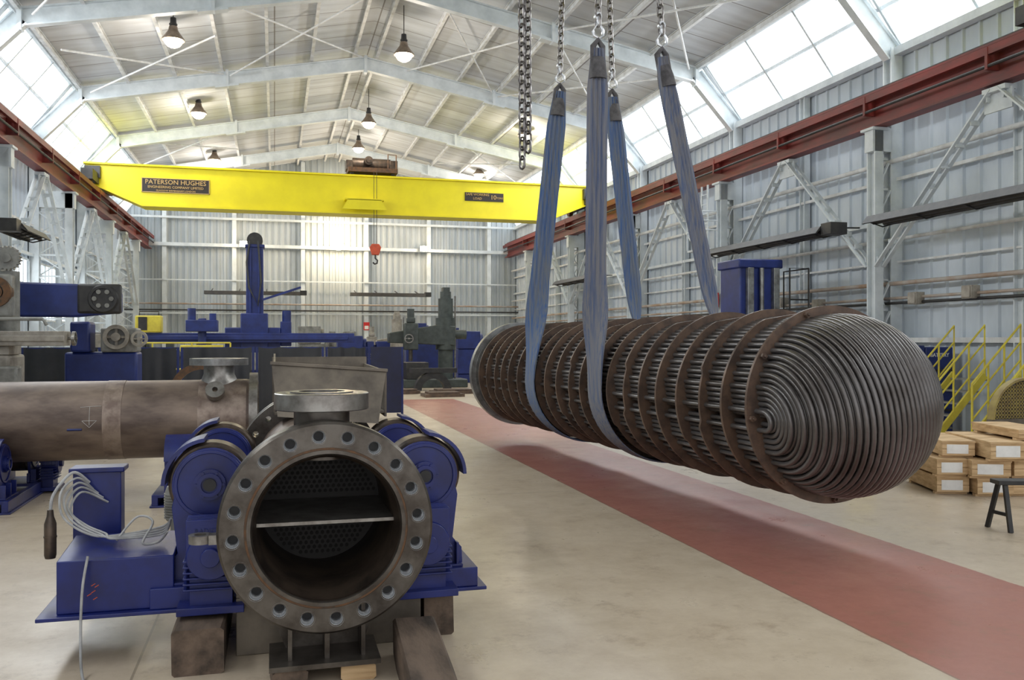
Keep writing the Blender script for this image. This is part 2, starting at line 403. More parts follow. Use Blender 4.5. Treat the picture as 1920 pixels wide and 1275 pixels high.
def runway(x,s):
    a=G().ibeam((x,-3,6.4),(x,FAR-.3,6.4),.3,.72,.04)
    b=G().box(x-.035,x+.035,-3,FAR-.3,6.76,6.83)
    c=G().beam((x-s*.22,-3,6.60),(x-s*.22,FAR-.3,6.60),.08,.14)
    c2=G().cyl((x-s*.24,-3,6.34),(x-s*.24,FAR-.3,6.34),.03,n=8)
    parts=[('girder',a,RED,{'smooth':False}),('rail',b,DARK,{'smooth':False}),('conductor_bar',c,RED,{'smooth':False}),('conductor_bar',c2,DARK)]
    y=2.7
    while y<FAR-1:
        d=G().box(min(x-s*.27,x-s*.02),max(x-s*.27,x-s*.02),y-.03,y+.03,6.28,6.66); parts.append(('bracket',d,RED,{'smooth':False})); y+=3.2
    return thing('crane_runway_beam','long red-oxide steel crane runway girder along the wall','crane rail',parts,group='runway beams')
runway(11.9,1); runway(-5.8,-1)

# ---------------------------------------------------------------- overhead crane
gy0,gy1=32.6,33.3
gi=G().ext([(-6.2,7.7),(-6.2,7.12),(-4.4,6.36),(10.2,6.36),(12.1,7.12),(12.1,7.7)],'y',gy0,gy1)
fl=G()
fl.box(-6.25,12.15,gy0-.12,gy1+.12,7.68,7.74); fl.box(-4.4,10.2,gy0-.12,gy1+.12,6.30,6.36)
fl.beam((-6.2,(gy0+gy1)/2,7.1),(-4.4,(gy0+gy1)/2,6.33),gy1-gy0+.24,.05); fl.beam((12.1,(gy0+gy1)/2,7.1),(10.2,(gy0+gy1)/2,6.33),gy1-gy0+.24,.05)
g2=G().box(-6.2,12.1,34.3,34.6,7.25,7.7)
p1=G().box(-4.42,-2.2,gy0-.03,gy0,6.8,7.3)
t1=place(text('PATERSON HUGHES',.22,.006),FACE,(-3.31,gy0-.045,7.16))
t1.join(place(text('ENGINEERING COMPANY LIMITED',.118,.006),FACE,(-3.31,gy0-.045,6.99)))
t1.join(place(text('GLASGOW BIRMINGHAM LONDON',.08,.006),FACE,(-3.31,gy0-.045,6.87)))
br=G()
for a,b,c,d in((-4.42,-2.2,7.28,7.3),(-4.42,-2.2,6.8,6.82)): br.box(a,b,gy0-.045,gy0-.03,c,d)
for a in(-4.42,-2.22): br.box(a,a+.02,gy0-.045,gy0-.03,6.8,7.3)
p2=G().box(6.95,8.45,gy0-.03,gy0,6.97,7.29)
t2=place(text('SAFE WORKING',.125,.006),FACE,(7.43,gy0-.045,7.21)); t2.join(place(text('LOAD',.125,.006),FACE,(7.43,gy0-.045,7.06)))
t2.join(place(text('10',.24,.006),FACE,(8.05,gy0-.045,7.12))); t2.join(place(text('TONS',.1,.006),FACE,(8.3,gy0-.045,7.1)))
parts=[('girder',gi,YEL,{'smooth':False}),('flange_plate',fl,YEL,{'smooth':False}),('auxiliary_beam',g2,YEL,{'smooth':False}),
 ('maker_plate',p1,SIGN,{'smooth':False,'label':'dark maker plate with tan lettering','kids':[('lettering',t1,GOLD,{'smooth':False}),('border',br,GOLD,{'smooth':False})]}),
 ('load_plate',p2,SIGN,{'smooth':False,'label':'dark safe working load plate','kids':[('lettering',t2,GOLD,{'smooth':False})]})]
for x in(-5.95,11.9):
    e=G().box(x-.18,x+.18,31.5,35.2,7.0,7.35); e.box(x-.24,x+.24,32.4,33.5,7.2,7.6); parts.append(('end_truck',e,DARK,{'smooth':False}))
    for y in(31.9,34.8): parts.append(('wheel',G().cyl((x-.08,y,7.02),(x+.08,y,7.02),.18),RUST))
dp=G().ext([(2.55,6.78),(3.75,6.78),(3.95,6.42),(2.35,6.42)],'y',gy0-.5,gy0-.46); dp.box(2.45,3.85,gy0-.5,gy0,6.76,6.82)
parts.append(('drip_tray',dp,YEL,{'smooth':False}))
thing('overhead_crane','bright yellow box-girder overhead travelling crane','crane',parts)
P=[('frame',G().box(2.6,4.4,32.5,34.6,7.86,8.02),RUST,{'smooth':False})]
P.append(('drum',G().cyl((2.8,33.2,8.25),(4.2,33.2,8.25),.24),WHEEL)); P.append(('drum',G().cyl((2.7,34.,8.22),(3.3,34.,8.22),.2),WHEEL)); P.append(('drum',G().cyl((3.6,34,8.2),(4.3,34,8.2),.17),WHEEL))
P.append(('gearbox',G().box(4.15,4.45,32.9,33.6,8.0,8.4),WHEEL,{'bevel':.02})); P.append(('gearbox',G().box(2.55,2.8,32.9,33.5,8,8.35),WHEEL,{'bevel':.02}))
for x in(2.75,4.25):
    for y in(32.8,34.45): P.append(('wheel',G().cyl((x-.06,y,7.86),(x+.06,y,7.86),.13),DARK))
P.append(('motor',G().cyl((3.35,32.6,8.3),(3.35,33.0,8.3),.16).cyl((3.35,32.52,8.3),(3.35,32.6,8.3),.09),WHEEL))
P.append(('ladder_rail',G().tube([(4.05,32.6,8.0),(4.05,32.6,8.55),(4.35,32.6,8.55),(4.35,32.6,8.0)],.025,6),RUST))
thing('hoist_trolley','rusty brown hoist trolley riding on top of the crane girder','hoist',P)
bl=G().ext([(3.42,5.2),(3.68,5.2),(3.76,5.08),(3.68,4.80),(3.42,4.80),(3.34,5.08)],'y',32.22,32.38)
hh=G().tube([(3.55,32.3,4.80),(3.55,32.3,4.68),(3.63,32.3,4.6),(3.61,32.3,4.50),(3.53,32.3,4.47),(3.46,32.3,4.53)],.03,8)
P=[('rope',G().cyl((x,32.3,5.15),(x,32.3,7.85),.010,n=6),DARK) for x in(3.50,3.60)]
thing('hook_block','orange hook block hanging on wire ropes','hook',P+[('block',bl,ORANGE,{'bevel':.02}),('hook',hh,DARK)])
g=G().box(-5.9,11.9,10.0,10.8,7.02,8.0); g.box(-5.95,11.95,9.9,10.9,7.96,8.02)
P=[('girder',g,YEL,{'smooth':False})]
for x in(-5.85,11.9): P.append(('end_truck',G().box(x-.16,x+.16,9.0,11.8,6.85,7.15),DARK,{'smooth':False}))
P.append(('spreader_frame',G().box(2.4,4.8,9.15,9.45,6.78,7.0).box(2.4,4.8,11.4,11.7,6.78,7.0).box(3.4,3.7,9.15,11.7,6.85,7.05),YEL,{'smooth':False}))
thing('overhead_crane','yellow overhead crane carrying the sling chains','crane',P)

# ---------------------------------------------------------------- lamps
def lamp():
    sh=G().lathe((0,0,0),(0,0,-1),[(.06,-.32),(.10,-.30),(.12,-.2),(.19,-.1),(.265,.0),(.28,.05),(.27,.05),(.255,0),(.18,-.09),(.1,-.18),(.05,-.2)],24)
    ho=G().cyl((0,0,.28),(0,0,.52),.085,.07,16); ho.ring((0,0,.34),(0,0,.37),.1,.07,16)
    bu=G().sph((0,0,-.04),.225,16,8,(1,1,.85))
    return [('lamp_shade',sh,LAMPM),('housing',ho,DARK),('bulb',bu,BULB)]
for (x,y,z) in((-2.45,23.5,9.25),(3.4,23.9,9.5),(-2.5,31.7,9.45),(3.3,32.2,9.6),(3.5,38.4,10.0),(-2.5,40,9.5),(9.2,40,9.45),(9.05,31.7,9.4)):
    ps=lamp()
    top=rooftop(x)
    ps.append(('cord',G().cyl((0,0,.5),(0,0,top-z-.02),.012,n=6),DARK))
    for p in ps: p[1].xf(Matrix.Translation((x,y,z)))
    thing('high_bay_lamp','warm glowing high-bay lamp with bell shade on a cord','lamp',ps,group='high bay lamps')
    ld=bpy.data.lights.new('lamp_light','POINT'); ld.energy=110; ld.color=(1,.88,.74); ld.shadow_soft_size=.2
    lo=bpy.data.objects.new('lamp_light',ld); lo.location=(x,y,z-.5); COL.objects.link(lo)
for (x,y,z,e,r) in((3.05,FAR-.9,6.42,230,.27),(-1.45,FAR-.8,6.35,60,.14),(7.35,FAR-.8,6.35,60,.14)):
    a=G().box(x-.18,x+.18,y,y+.12,z-.14,z+.14); a.beam((x,y+.1,z+.1),(x,FAR-.1,z+.15),.05,.05)
    b=G().sph((x,y-.06,z),r,16,10)
    thing('floodlight','small warm floodlight fixed to the end wall','lamp',[('housing',a,WHT),('lens',b,FLOODB)],group='wall floodlights')
    ld=bpy.data.lights.new('flood','POINT'); ld.energy=e; ld.color=(1,.80,.55); ld.shadow_soft_size=.15
    lo=bpy.data.objects.new('flood_light',ld); lo.location=(x,y-.6,z); COL.objects.link(lo)

# ---------------------------------------------------------------- radiant heaters
def heater(x,y0,y1,z,s,lab='black radiant tube heater hung along the wall'):
    h=G().ext([(x-.32,z-.05),(x-.2,z+.1),(x+.2,z+.1),(x+.32,z-.05),(x+.29,z-.06),(x+.18,z+.07),(x-.18,z+.07),(x-.29,z-.06)],'y',y0,y1)
    P=[('reflector',h,DARK,{'smooth':False})]
    for dx in(-.12,.12): P.append(('burner_tube',G().cyl((x+dx,y0+.1,z-.03),(x+dx,y1-.1,z-.03),.045,n=10),DARK))
    P.append(('burner_box',G().box(x-.2,x+.2,y0-.35,y0,z-.1,z+.15),DARK,{'bevel':.01})); nn=5
    for i in range(nn):
        y=y0+.2+(y1-y0-.4)*i/(nn-1)
        w=G().tube([(x-.3,y,z-.04),(x,y,z-.12),(x+.3,y,z-.04)],.014,5)
        w.beam((x+s*.2,y,z+.1),(12.2 if s>0 else -6.6,y,z+.12),.03,.03)
        P.append(('bracket',w,DARK))
    return thing('radiant_heater',lab,'heater',P,group='radiant heaters')
for a,b in((9.6,14.7),(16.2,21.3),(30.6,34.4)): heater(11.3,a,b,4.0,1)
heater(-5.1,19.6,21.5,3.95,-1)
def heaterx(x0,x1,y,z):
    h=G().ext([(y-.3,z-.08),(y-.2,z+.08),(y+.2,z+.08),(y+.3,z-.08)],'x',x0,x1)
    P=[('reflector',h,DARK,{'smooth':False}),('burner_box',G().box(x1,x1+.3,y-.2,y+.2,z-.08,z+.14),DARK)]
    for i in range(4):
        x=x0+.3+(x1-x0-.6)*i/3
        P.append(('bracket',G().beam((x,y,z+.05),(x,FAR-.1,z+.25),.04,.04),DARK))
    thing('radiant_heater','black radiant tube heater on the end wall','heater',P,group='radiant heaters')
heaterx(-3.2,1.2,43.9,3.95); heaterx(3.6,7.3,43.9,3.95)

# ---------------------------------------------------------------- U-tube bundle
BM=Matrix.Translation((4.47,6.36,1.165))@Matrix.Rotation(math.radians(2.98),4,'Z')@Matrix.Rotation(math.radians(-.25),4,'X')@Matrix.Rotation(math.radians(-9),4,'Y')
pit=.0455; Rt=.732; LL=8.1; parts=[]; inner=G(); rt=.0212
def utube(g,x,r):
    pts=[(x,LL,r),(x,-.06,r)]
    ns=24 if r>.3 else 14
    for i in range(ns+1):
        a=PI*i/ns; pts.append((x,-.10-r*math.sin(a)*1.03,r*math.cos(a)))
    pts+=[(x,-.06,-r),(x,LL,-r)]
    g.tube(pts,rt,10)
nj=int(Rt/pit)
for j in range(-nj,nj+1):
    x=j*pit; mx=math.sqrt(max(0,Rt*Rt-x*x))
    n_=max(1,int((mx-.035)/pit)+1); rs=[mx-pit*k for k in range(n_) if mx-pit*k>.03][::-1]
    if not rs: continue
    g=G(); utube(g,x,rs[-1]); g.xf(BM); parts.append(('u_tube',g,TUBE))
    keep=rs[:-1][-5:] if abs(j)<nj-3 else rs[:-1]
    for r in keep: utube(inner,x,r)
inner.xf(BM); parts.append(('inner_tubes',inner,TUBE,{'kind':'stuff','label':'dense inner rows of steel U-bend tubes'}))
for i in range(21):
    y=i*.39; R=.822 if i%2==0 else .812
    poly=[]
    for k in range(96):
        a=2*PI*k/96; rr=R
        if i%2 and 50<math.degrees(a)<130: rr=min(R,.765/math.sin(a)) if math.sin(a)>0 else R
        if i%4==2 and 150<math.degrees(a)<185: rr=R-.028
        if i%4==3 and 200<math.degrees(a)<250: rr=R-.022
        poly.append((rr*math.cos(a),rr*math.sin(a)))
    g=G().ext(poly,'y',y,y+.028)
    g.xf(BM); parts.append(('baffle_plate',g,BAF))
g=G().lathe((0,LL,0),(0,LL+1,0),[(.72,-.02),(.80,-.02),(.80,0),(.87,0),(.87,.13),(.78,.13),(.78,.17),(.0001,.17)],72); g.xf(BM); parts.append(('tube_sheet',g,TSH,{'label':'pale machined steel tube sheet disc'}))
for a in(100,140,178,222,262,30,-20,-60):
    c=(.785*math.cos(math.radians(a)),.785*math.sin(math.radians(a)))
    g=G().cyl((c[0],-.035,c[1]),(c[0],0.01,c[1]),.026,n=6); g.cyl((c[0],-.06,c[1]),(c[0],0.01,c[1]),.012,n=8); g.xf(BM); parts.append(('tie_rod_nut',g,BAF))
thing('tube_bundle','long dark steel U-tube bundle with round baffles hanging in slings','heat exchanger bundle',parts)

# ---------------------------------------------------------------- slings
def sling(T1,T2,c,R,Y,m,w_free=.22,lab=''):
    t1=V((c[0]-R,Y,c[1]+.05)); t2=V((c[0]+R,Y,c[1]+.05))
    def strand(a,b):
        n=26; out=[]
        for i in range(n):
            t=i/n
            p=a.lerp(b,t)
            s=min(1,max(0,(t-.62)/.36)); s=s*s*(3-2*s)
            f=V((.96,-.25,0)); wv=(f*(1-s)+V((0,-1,0))*s*1.0).normalized()
            wid=(w_free*(.62+.38*min(1,t/.12)))*(1-s)+.42*s
            tk=.08*(1-t)+.05
            out.append((p,wv,wid,tk))
        return out
    A=strand(T1,t1)
    n=24; arc=[]
    for i in range(n+1):
        a=PI+PI*i/n; p=V((c[0]+R*math.cos(a),Y,c[1]+R*math.sin(a))); arc.append((p,V((0,-1,0)),.42,.03))
    B2=[]
    for p,wv,wid,tk in reversed(strand(T2,t2)):
        B2.append((p,V((-wv.x,wv.y,0)).normalized(),wid,tk))
    S=A+arc+B2
    K=11; g=G(); vs=[];fs=[]; ring=2*K
    for i,(p,wv,wid,tk) in enumerate(S):
        a=S[max(0,i-1)][0]; b=S[min(len(S)-1,i+1)][0]; T=(b-a).normalized()
        wv=(wv-T*wv.dot(T)).normalized(); nr=T.cross(wv)
        for k in range(K):
            u=-1+2*k/(K-1); h=tk*.5*(math.sqrt(max(.0,1-u*u*.85)))*(1 if k%2==0 else .66)
            vs.append(p+wv*u*wid/2+nr*h)
        for k in range(K):
            u=1-2*k/(K-1); h=tk*.5*(math.sqrt(max(.0,1-u*u*.85)))*(1 if k%2==0 else .66)
            vs.append(p+wv*u*wid/2-nr*h)
    for i in range(len(S)-1):
        for k in range(ring):
            k2=(k+1)%ring; fs.append((i*ring+k,(i+1)*ring+k,(i+1)*ring+k2,i*ring+k2))
    fs.append(tuple(range(ring))); fs.append(tuple((len(S)-1)*ring+k for k in range(ring)))
    g.add(vs,fs)
    P=[('webbing',g,m)]
    for T,tb in((T1,t1),(T2,t2)):
        d=(tb-T).normalized()
        e=G().tube([T+V((0,0,.02))+d*.42,T+V((-.055,0,0))+d*.2,T+V((-.055,0,.03)),T+V((0,0,.10)),T+V((.055,0,.03)),T+V((.055,0,0))+d*.2,T+V((.0,0,.02))+d*.42],.036,8)
        e.lathe(T+d*.10,T+d*.6,[(.075,0),(.095,.12),(.102,.24)],12)
        P.append(('sling_eye',e,SLD))
    thing('lifting_sling',lab,'sling',P,group='lifting slings')
def baxis(y): return V((4.47+(4.05-4.47)*(y-6.36)/8.08,y,1.165-.035*(y-6.36)/8.08))
c1=baxis(11.55); c2=baxis(9.33)
A=V((3.80,11.55,5.12)); C=V((4.57,11.55,5.1)); B=V((3.52,9.33,4.98)); D=V((4.30,9.33,4.95))
sling(A,C,(c1.x,c1.z),.836,11.55,SLB,.26,'worn blue webbing sling looped under the tube bundle')
sling(B,D,(c2.x,c2.z),.836,9.33,SLB2,.235,'faded grey-blue webbing sling looped under the tube bundle')
def link(c,T,side,ln,w,t):
    pts=[]
    for sgn in(1,-1):
        for i in range(5):
            a=-PI/2+PI*i/4
            ca=math.cos(a)*w*sgn; sa=math.sin(a)*w*sgn
            pts.append(c+T*(sgn*(ln/2-w)+ca)+side*(sa))
    return G().tube(pts,t,6,closed=True)
def chain(p,q,pitch=.105,w=.036,t=.0135,label='heavy steel lifting chain',hook=True):
    p=V(p);q=V(q);T=(q-p).normalized();L=(q-p).length;n=int(L/pitch)
    s1=T.cross(V((0,1,0))).normalized(); s2=T.cross(s1)
    s1,s2=(s1+s2*.5).normalized(),(s2-s1*.5).normalized()
    g=G()
    for i in range(n): g.join(link(p+T*(pitch*(i+.5)),T,s1 if i%2 else s2,pitch+2*t+.012,w,t))
    parts=[('chain_links',g,CHAIN,{'label':'interlocked steel chain links'})]
    if hook:
        b=p
        h=G().tube([b+V((x,0,z)) for x,z in [(0,.10),(0,.03),(.03,-.01),(.062,-.055),(.058,-.11),(.01,-.145),(-.045,-.12),(-.06,-.07)]],.02,8); h.ring(b+V((0,-.02,.1)),b+V((0,.02,.1)),.045,.02,12)
        h.beam(b+V((-.06,0,-.07)),b+V((0,0,.02)),.02,.012)
        parts.append(('hook',h,BRIGHT))
    return thing('lifting_chain',label,'chain',parts,group='lifting chains')
chain(A+V((0,0,.27)),(3.84,11.55,6.78)); chain(C+V((0,0,.27)),(4.50,11.5,6.78)); chain(B+V((0,0,.27)),(3.54,9.33,6.78)); chain(D+V((0,0,.27)),(4.2,9.33,6.78))
chain((2.66,9.42,3.62),(2.64,9.42,6.78),hook=False,label='steel chain hanging loose beside the slings')
chain((2.73,9.42,3.8),(2.72,9.42,6.78),hook=False,label='steel chain hanging loose beside the slings')

# ---------------------------------------------------------------- front vessel
cx,cy,cz=.254,4.437,.77
def fl_bool(prof,nh,rb,rh,p,q,n=96):
    a=G().lathe(p,q,prof,n,True); o=obj('tmp',a,STEEL)
    M,l=a.frame(p,q); b=G()
    ys=[y for r,y in prof]
    for i in range(nh):
        t=2*PI*(i+.3)/nh; c=V((rb*math.cos(t),0,rb*math.sin(t)))
        b.cyl(M@(c+V((0,min(ys)-.05,0))),M@(c+V((0,max(ys)+.05,0))),rh,n=20)
    ob=obj('tmpb',b,STEEL)
    md=o.modifiers.new('b','BOOLEAN'); md.operation='DIFFERENCE'; md.object=ob; md.solver='EXACT'
    dg=bpy.context.evaluated_depsgraph_get(); me=bpy.data.meshes.new_from_object(o.evaluated_get(dg))
    g=G(); g.add([v.co.copy() for v in me.vertices],[tuple(pp.vertices) for pp in me.polygons])
    bpy.data.objects.remove(o); bpy.data.objects.remove(ob); bpy.data.meshes.remove(me)
    return g,M
P0=(cx,cy,cz);P1=(cx,cy+1,cz)
fg,FM=fl_bool([(.525,.012),(.513,0),(.398,0),(.398,.010),(.386,.010),(.386,-.004),(.368,-.004),(.362,.004),(.362,.14),(.513,.14),(.525,.128)],20,.453,.033,P0,P1)
parts=[('flange',fg,STEEL)]
for i in range(20):
    t=2*PI*(i+.3)/20; c=V((.453*math.cos(t),0,.453*math.sin(t)))
    prof=[(.0385,-.0015),(.036,.003),(.0295,.022)]
    for k in range(5): prof+=[(.0285,.026+.008*k),(.0262,.030+.008*k)]
    prof+=[(.0262,.08),(.0325,.08),(.0325,.006),(.0385,.003)]
    g=G().lathe(FM@(c+V((0,0,0))),FM@(c+V((0,1,0))),prof,22,True)
    pl=G().cyl(FM@(c+V((0,.078,0))),FM@(c+V((0,.085,0))),.0275,n=16)
    parts.append(('bolt_hole',g,BRIGHT,{'label':'bright machined threaded bolt hole','kids':[('hole_bottom',pl,DARK)]}))
parts.append(('gasket_groove',G().ring((cx,cy+.004,cz),(cx,cy+.0105,cz),.398,.386,96),RUST,{'label':'rusty gasket groove ring'}))
sh=G().lathe(P0,P1,[(.40,.14),(.385,.2),(.385,2.35),(.362,2.35),(.362,.14)],64,True); parts.append(('shell',sh,SHELL))
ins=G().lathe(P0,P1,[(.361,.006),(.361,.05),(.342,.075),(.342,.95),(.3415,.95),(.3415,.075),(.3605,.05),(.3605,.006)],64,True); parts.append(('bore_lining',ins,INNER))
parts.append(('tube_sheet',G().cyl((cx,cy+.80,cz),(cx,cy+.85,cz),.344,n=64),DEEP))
hol=G(); px=.031; j=-12
while j<=12:
    for i in range(-12,13):
        x=(i+(.5 if j%2 else 0))*px; z=j*px*.87
        if x*x+z*z<.320**2 and abs(z)>.03: hol.cyl((cx+x,cy+.796,cz+z),(cx+x,cy+.801,cz+z),.0105,n=8)
    j+=1
parts.append(('tube_hole',hol,HOLE,{'kind':'stuff','label':'dark drilled tube holes'}))
parts.append(('partition_plate',G().box(cx-.344,cx+.344,cy+.12,cy+.80,cz-.003,cz+.014),STEEL2,{'smooth':False,'label':'flat pass partition plate across the bore'}))
nx,ny=cx-.012,cy+.33
parts.append(('nozzle_neck',G().cyl((nx,ny,1.08),(nx,ny,1.35),.145,n=40),STEEL))
nf,_=fl_bool([(.245,.004),(.24,0),(.12,0),(.12,.095),(.165,.095),(.165,.088),(.24,.088),(.245,.084)],12,.203,.016,(nx,ny,1.335),(nx,ny,2.3),64); parts.append(('nozzle_flange',nf,STEEL2))
lg=G().ring((cx-.60,cy+.04,cz-.03),(cx-.60,cy+.08,cz-.03),.055,.028,20); lg.xf(Matrix.Translation((cx-.6,cy+.06,cz-.03))@Matrix.Rotation(PI/2,4,'X')@Matrix.Translation((-(cx-.6),-(cy+.06),-(cz-.03))))
lg.box(cx-.56,cx-.50,cy+.02,cy+.09,cz-.055,cz-.01); parts.append(('lifting_lug',lg,STEEL2))
for yy in(2.35,2.52):
    f2,_=fl_bool([(.52,0),(.385,0),(.385,.13),(.52,.13)],20,.452,.024,(cx,cy+yy,cz),(cx,cy+yy+1,cz),64); parts.append(('rear_flange',f2,STEEL))
parts.append(('rear_shell',G().lathe(P0,P1,[(.385,2.65),(.385,4.3),(.30,4.45),(.001,4.5)],48),TAN))
sd=G().box(cx-.28,cx+.26,cy-.02,cy+.35,.085,.11); sd.ext([(cx-.2,.11),(cx+.2,.11),(cx+.3,.40),(cx+.25,.47),(cx,.385),(cx-.25,.47),(cx-.3,.40)],'y',cy+.26,cy+.28)
sd.box(cx-.012,cx+.012,cy+.05,cy+.34,.11,.40); sd.box(cx-.19,cx-.17,cy+.06,cy+.34,.11,.42); sd.box(cx+.17,cx+.19,cy+.06,cy+.34,.11,.42)
parts.append(('saddle',sd,STEEL,{'smooth':False}))
thing('exchanger_channel','dark steel exchanger vessel with large bolted flange and partitioned bore','pressure vessel',parts)

def timber(x0,x1,y0,y1,z0,z1,rz=0,lab='weathered dark timber block packing up the vessel',m=WOOD):
    L_=y1-y0; w=(x1-x0)/2; h=(z1-z0)/2; g=G()
    n=7; c=.014
    prof=[(-w+c,-h),(w-c,-h),(w,-h+c),(w,h-c),(w-c,h),(-w+c,h),(-w,h-c),(-w,-h+c)]
    for i in range(n):
        y=-L_/2+L_*i/(n-1)
        for (a,b) in prof:
            g.v.append(V((a+random.uniform(-.004,.004),y,b+(random.uniform(-.004,.0) if b>-h+.001 else 0))))
    for i in range(n-1):
        for k in range(8): g.f.append((i*8+k,(i+1)*8+k,(i+1)*8+(k+1)%8,i*8+(k+1)%8))
    g.f.append(tuple(range(8))); g.f.append(tuple((n-1)*8+k for k in range(8)))
    g.xf(Matrix.Translation(((x0+x1)/2,(y0+y1)/2,(z0+z1)/2))@Matrix.Rotation(rz,4,'Z'))
    thing('timber_block',lab,'timber',[('timber_block',g,m)],group='timber packing')
timber(-.50,-.25,4.72,5.75,0,.235)
timber(.58,.80,3.3,4.75,0,.20,math.radians(-3))
timber(.83,1.0,5.0,5.9,0,.235)
timber(-.02,.15,4.43,4.76,0,.085,.05,'short dark wood packer under the saddle',WOOD)
timber(.33,.50,4.45,4.76,0,.085,-.05,'short pale wood packer under the saddle',PINE)
g=G().box(-.20,.80,4.95,5.08,.0,.31); g.box(-.20,.80,5.4,5.53,.0,.31)
g.box(-.2,.8,4.95,5.53,.31,.34)
thing('support_beam','scuffed grey-brown steel support beam under the vessel','beam',[('support_beam',g,TAN,{'bevel':.005})])

# ---------------------------------------------------------------- rotators
def rotator(ox,oy,wz,half,bz,control,M,lab):
    P=[]
    b=G()
    b.box(ox-half-.85 if control else ox-half-.3,ox+half+.35,oy-.27,oy+.27,bz,bz+.02)
    for s in(-.22,.22): b.box(ox-half-.3,ox+half+.3,oy+s-.03,oy+s+.03,bz+.02,bz+.13)
    b.box(ox-half-.3,ox-half+.3,oy-.2,oy+.2,bz+.10,bz+.13); b.box(ox+half-.3,ox+half+.3,oy-.2,oy+.2,bz+.10,bz+.13)
    P.append(('base_frame',b,BLUE,{'bevel':.004}))
    for s in(-1,1):
        wx=ox+s*half; z0=bz+.13
        hub=G().cyl((wx,oy-.175,wz),(wx,oy-.14,wz),.085,n=28); hub.ring((wx,oy-.195,wz),(wx,oy-.17,wz),.065,.045,28)
        pin=G().cyl((wx,oy-.185,wz),(wx,oy-.14,wz),.035,n=20)
        for k in range(6):
            a=PI*k/3; hub.cyl((wx+.072*math.cos(a),oy-.185,wz+.072*math.sin(a)),(wx+.072*math.cos(a),oy-.17,wz+.072*math.sin(a)),.009,n=6)
        for yi,yy in enumerate((-.145,.11)):
            w2=.20; zw=z0+.30*(wz-z0)
            poly=[(wx+.23,z0),(wx+.225,z0+.10),(wx+w2-.03,zw),(wx+w2,wz-.12)]+circ(wx,wz,w2,-.35,PI+.35,24)+[(wx-w2,wz-.12),(wx-w2+.03,zw),(wx-.225,z0+.10),(wx-.23,z0)]
            br=G().ext(poly,'y',oy+yy,oy+yy+.03)
            if yi==0:
                for dx in(-.19,0,.19): br.box(wx+dx-.008,wx+dx+.008,oy-.20,oy-.145,z0,z0+.14)
                br.box(wx-.22,wx+.22,oy-.21,oy-.145,z0,z0+.015)
                br.ring((wx,oy-.155,wz),(wx,oy-.14,wz),w2-.01,w2-.03,32)
            P.append(('bracket',br,BLUE,{'bevel':.003,'kids':[('bearing_hub',hub,BLUE),('axle_pin',pin,DARK)]} if yi==0 else {'bevel':.003}))
        a0,a1=(PI*.0,PI*.46) if s>0 else (PI*.54,PI*1.0)
        sp=circ(wx,wz,.256,a0,a1,12)+circ(wx,wz,.236,a1,a0,12)
        P.append(('wheel_shroud',G().ext(sp,'y',oy-.145,oy+.14),BLUE))
        w=G().lathe((wx,oy-.09,wz),(wx,oy+1,wz),[(.05,0),(.10,0),(.105,.02),(.17,.02),(.18,0),(.212,0),(.225,.012),(.225,.168),(.212,.18),(.18,.18),(.17,.16),(.105,.16),(.10,.18),(.05,.18)],48)
        P.append(('roller_wheel',w,WHEEL,{'label':'dark brown steel roller wheel'}))
        if control or s>0:
            gbx=wx-s*.02; gy=oy-.36
            q=G().box(gbx-.12,gbx+.12,gy-.02,gy+.14,bz+.33,bz+.50)
            q.lathe((gbx,gy-.05,bz+.32),(gbx,gy+.25,bz+.32),[(.06,0),(.12,.0),(.125,.02),(.125,.16),(.1,.18)],28)
            q.cyl((gbx,gy-.08,bz+.32),(gbx,gy,bz+.32),.05,n=16)
            for k in range(5): q.box(gbx-.125,gbx+.125,gy-.03+.035*k,gy-.018+.035*k,bz+.30,bz+.515)
            for k in range(6): q.box(gbx-.14,gbx+.14,gy-.03,gy+.14,bz+.14+.03*k,bz+.15+.03*k)
            q.box(gbx-.11,gbx+.11,gy,gy+.13,bz+.05,bz+.33)
            q.box(gbx-.17,gbx+.17,gy-.06,gy+.14,bz+.02,bz+.06)
            kids=[]
            if control and s<0: kids=[('lettering',place(text('RADICON',.036,.002),FACE,(gbx,gy-.035,bz+.455)),BLUE2,{'smooth':False})]
            P.append(('gear_motor',q,BLUE,{'bevel':.003,'kids':kids} if kids else {'bevel':.003}))
    if control:
        x0=ox-half-.76; c=G().ext([(oy-.22,bz+.02),(oy-.22,bz+.30),(oy+.25,bz+.34),(oy+.25,bz+.02)],'x',x0,x0+.58)
        P.append(('control_box',c,BLUE,{'bevel':.006}))
        c=G().box(x0-.07,x0+.20,oy+.52,oy+.66,bz+.02,bz+.68); c.box(x0-.09,x0+.22,oy+.50,oy+.68,bz+.66,bz+.69); c.box(x0-.1,x0+.3,oy+.27,oy+.7,bz,bz+.02)
        P.append(('terminal_box',c,BLUE,{'bevel':.006}))
        for k in range(5):
            sc1=G(); a=x0+.14+random.random()*.06; z=bz+.08+random.random()*.12; sc1.beam((a,oy-.2215,z),(a+.02,oy-.2215,z+.012),.0015,.004)
            P.append(('scratch_mark',sc1,ORANGE,{'smooth':False}))
    if M is not None:
        def rx(ps):
            for p in ps:
                p[1].xf(M)
                if len(p)>3 and 'kids' in p[3]: rx(p[3]['kids'])
        rx(P)
    return thing('tank_rotator',lab,'welding rotator',P,group='welding rotators')
rotator(cx,5.30,.90,.60,.235,True,None,'blue powered tank rotator with control box and brown rollers')
rotator(cx,6.45,.90,.60,.02,False,None,'blue idler tank rotator under the vessel')
RM=lambda x,y:Matrix.Translation((x,y,0))@Matrix.Rotation(PI/2,4,'Z')
rotator(0,0,.46,.57,0,False,RM(-2.75,10.4),'blue tank rotator carrying the long pipe shell')
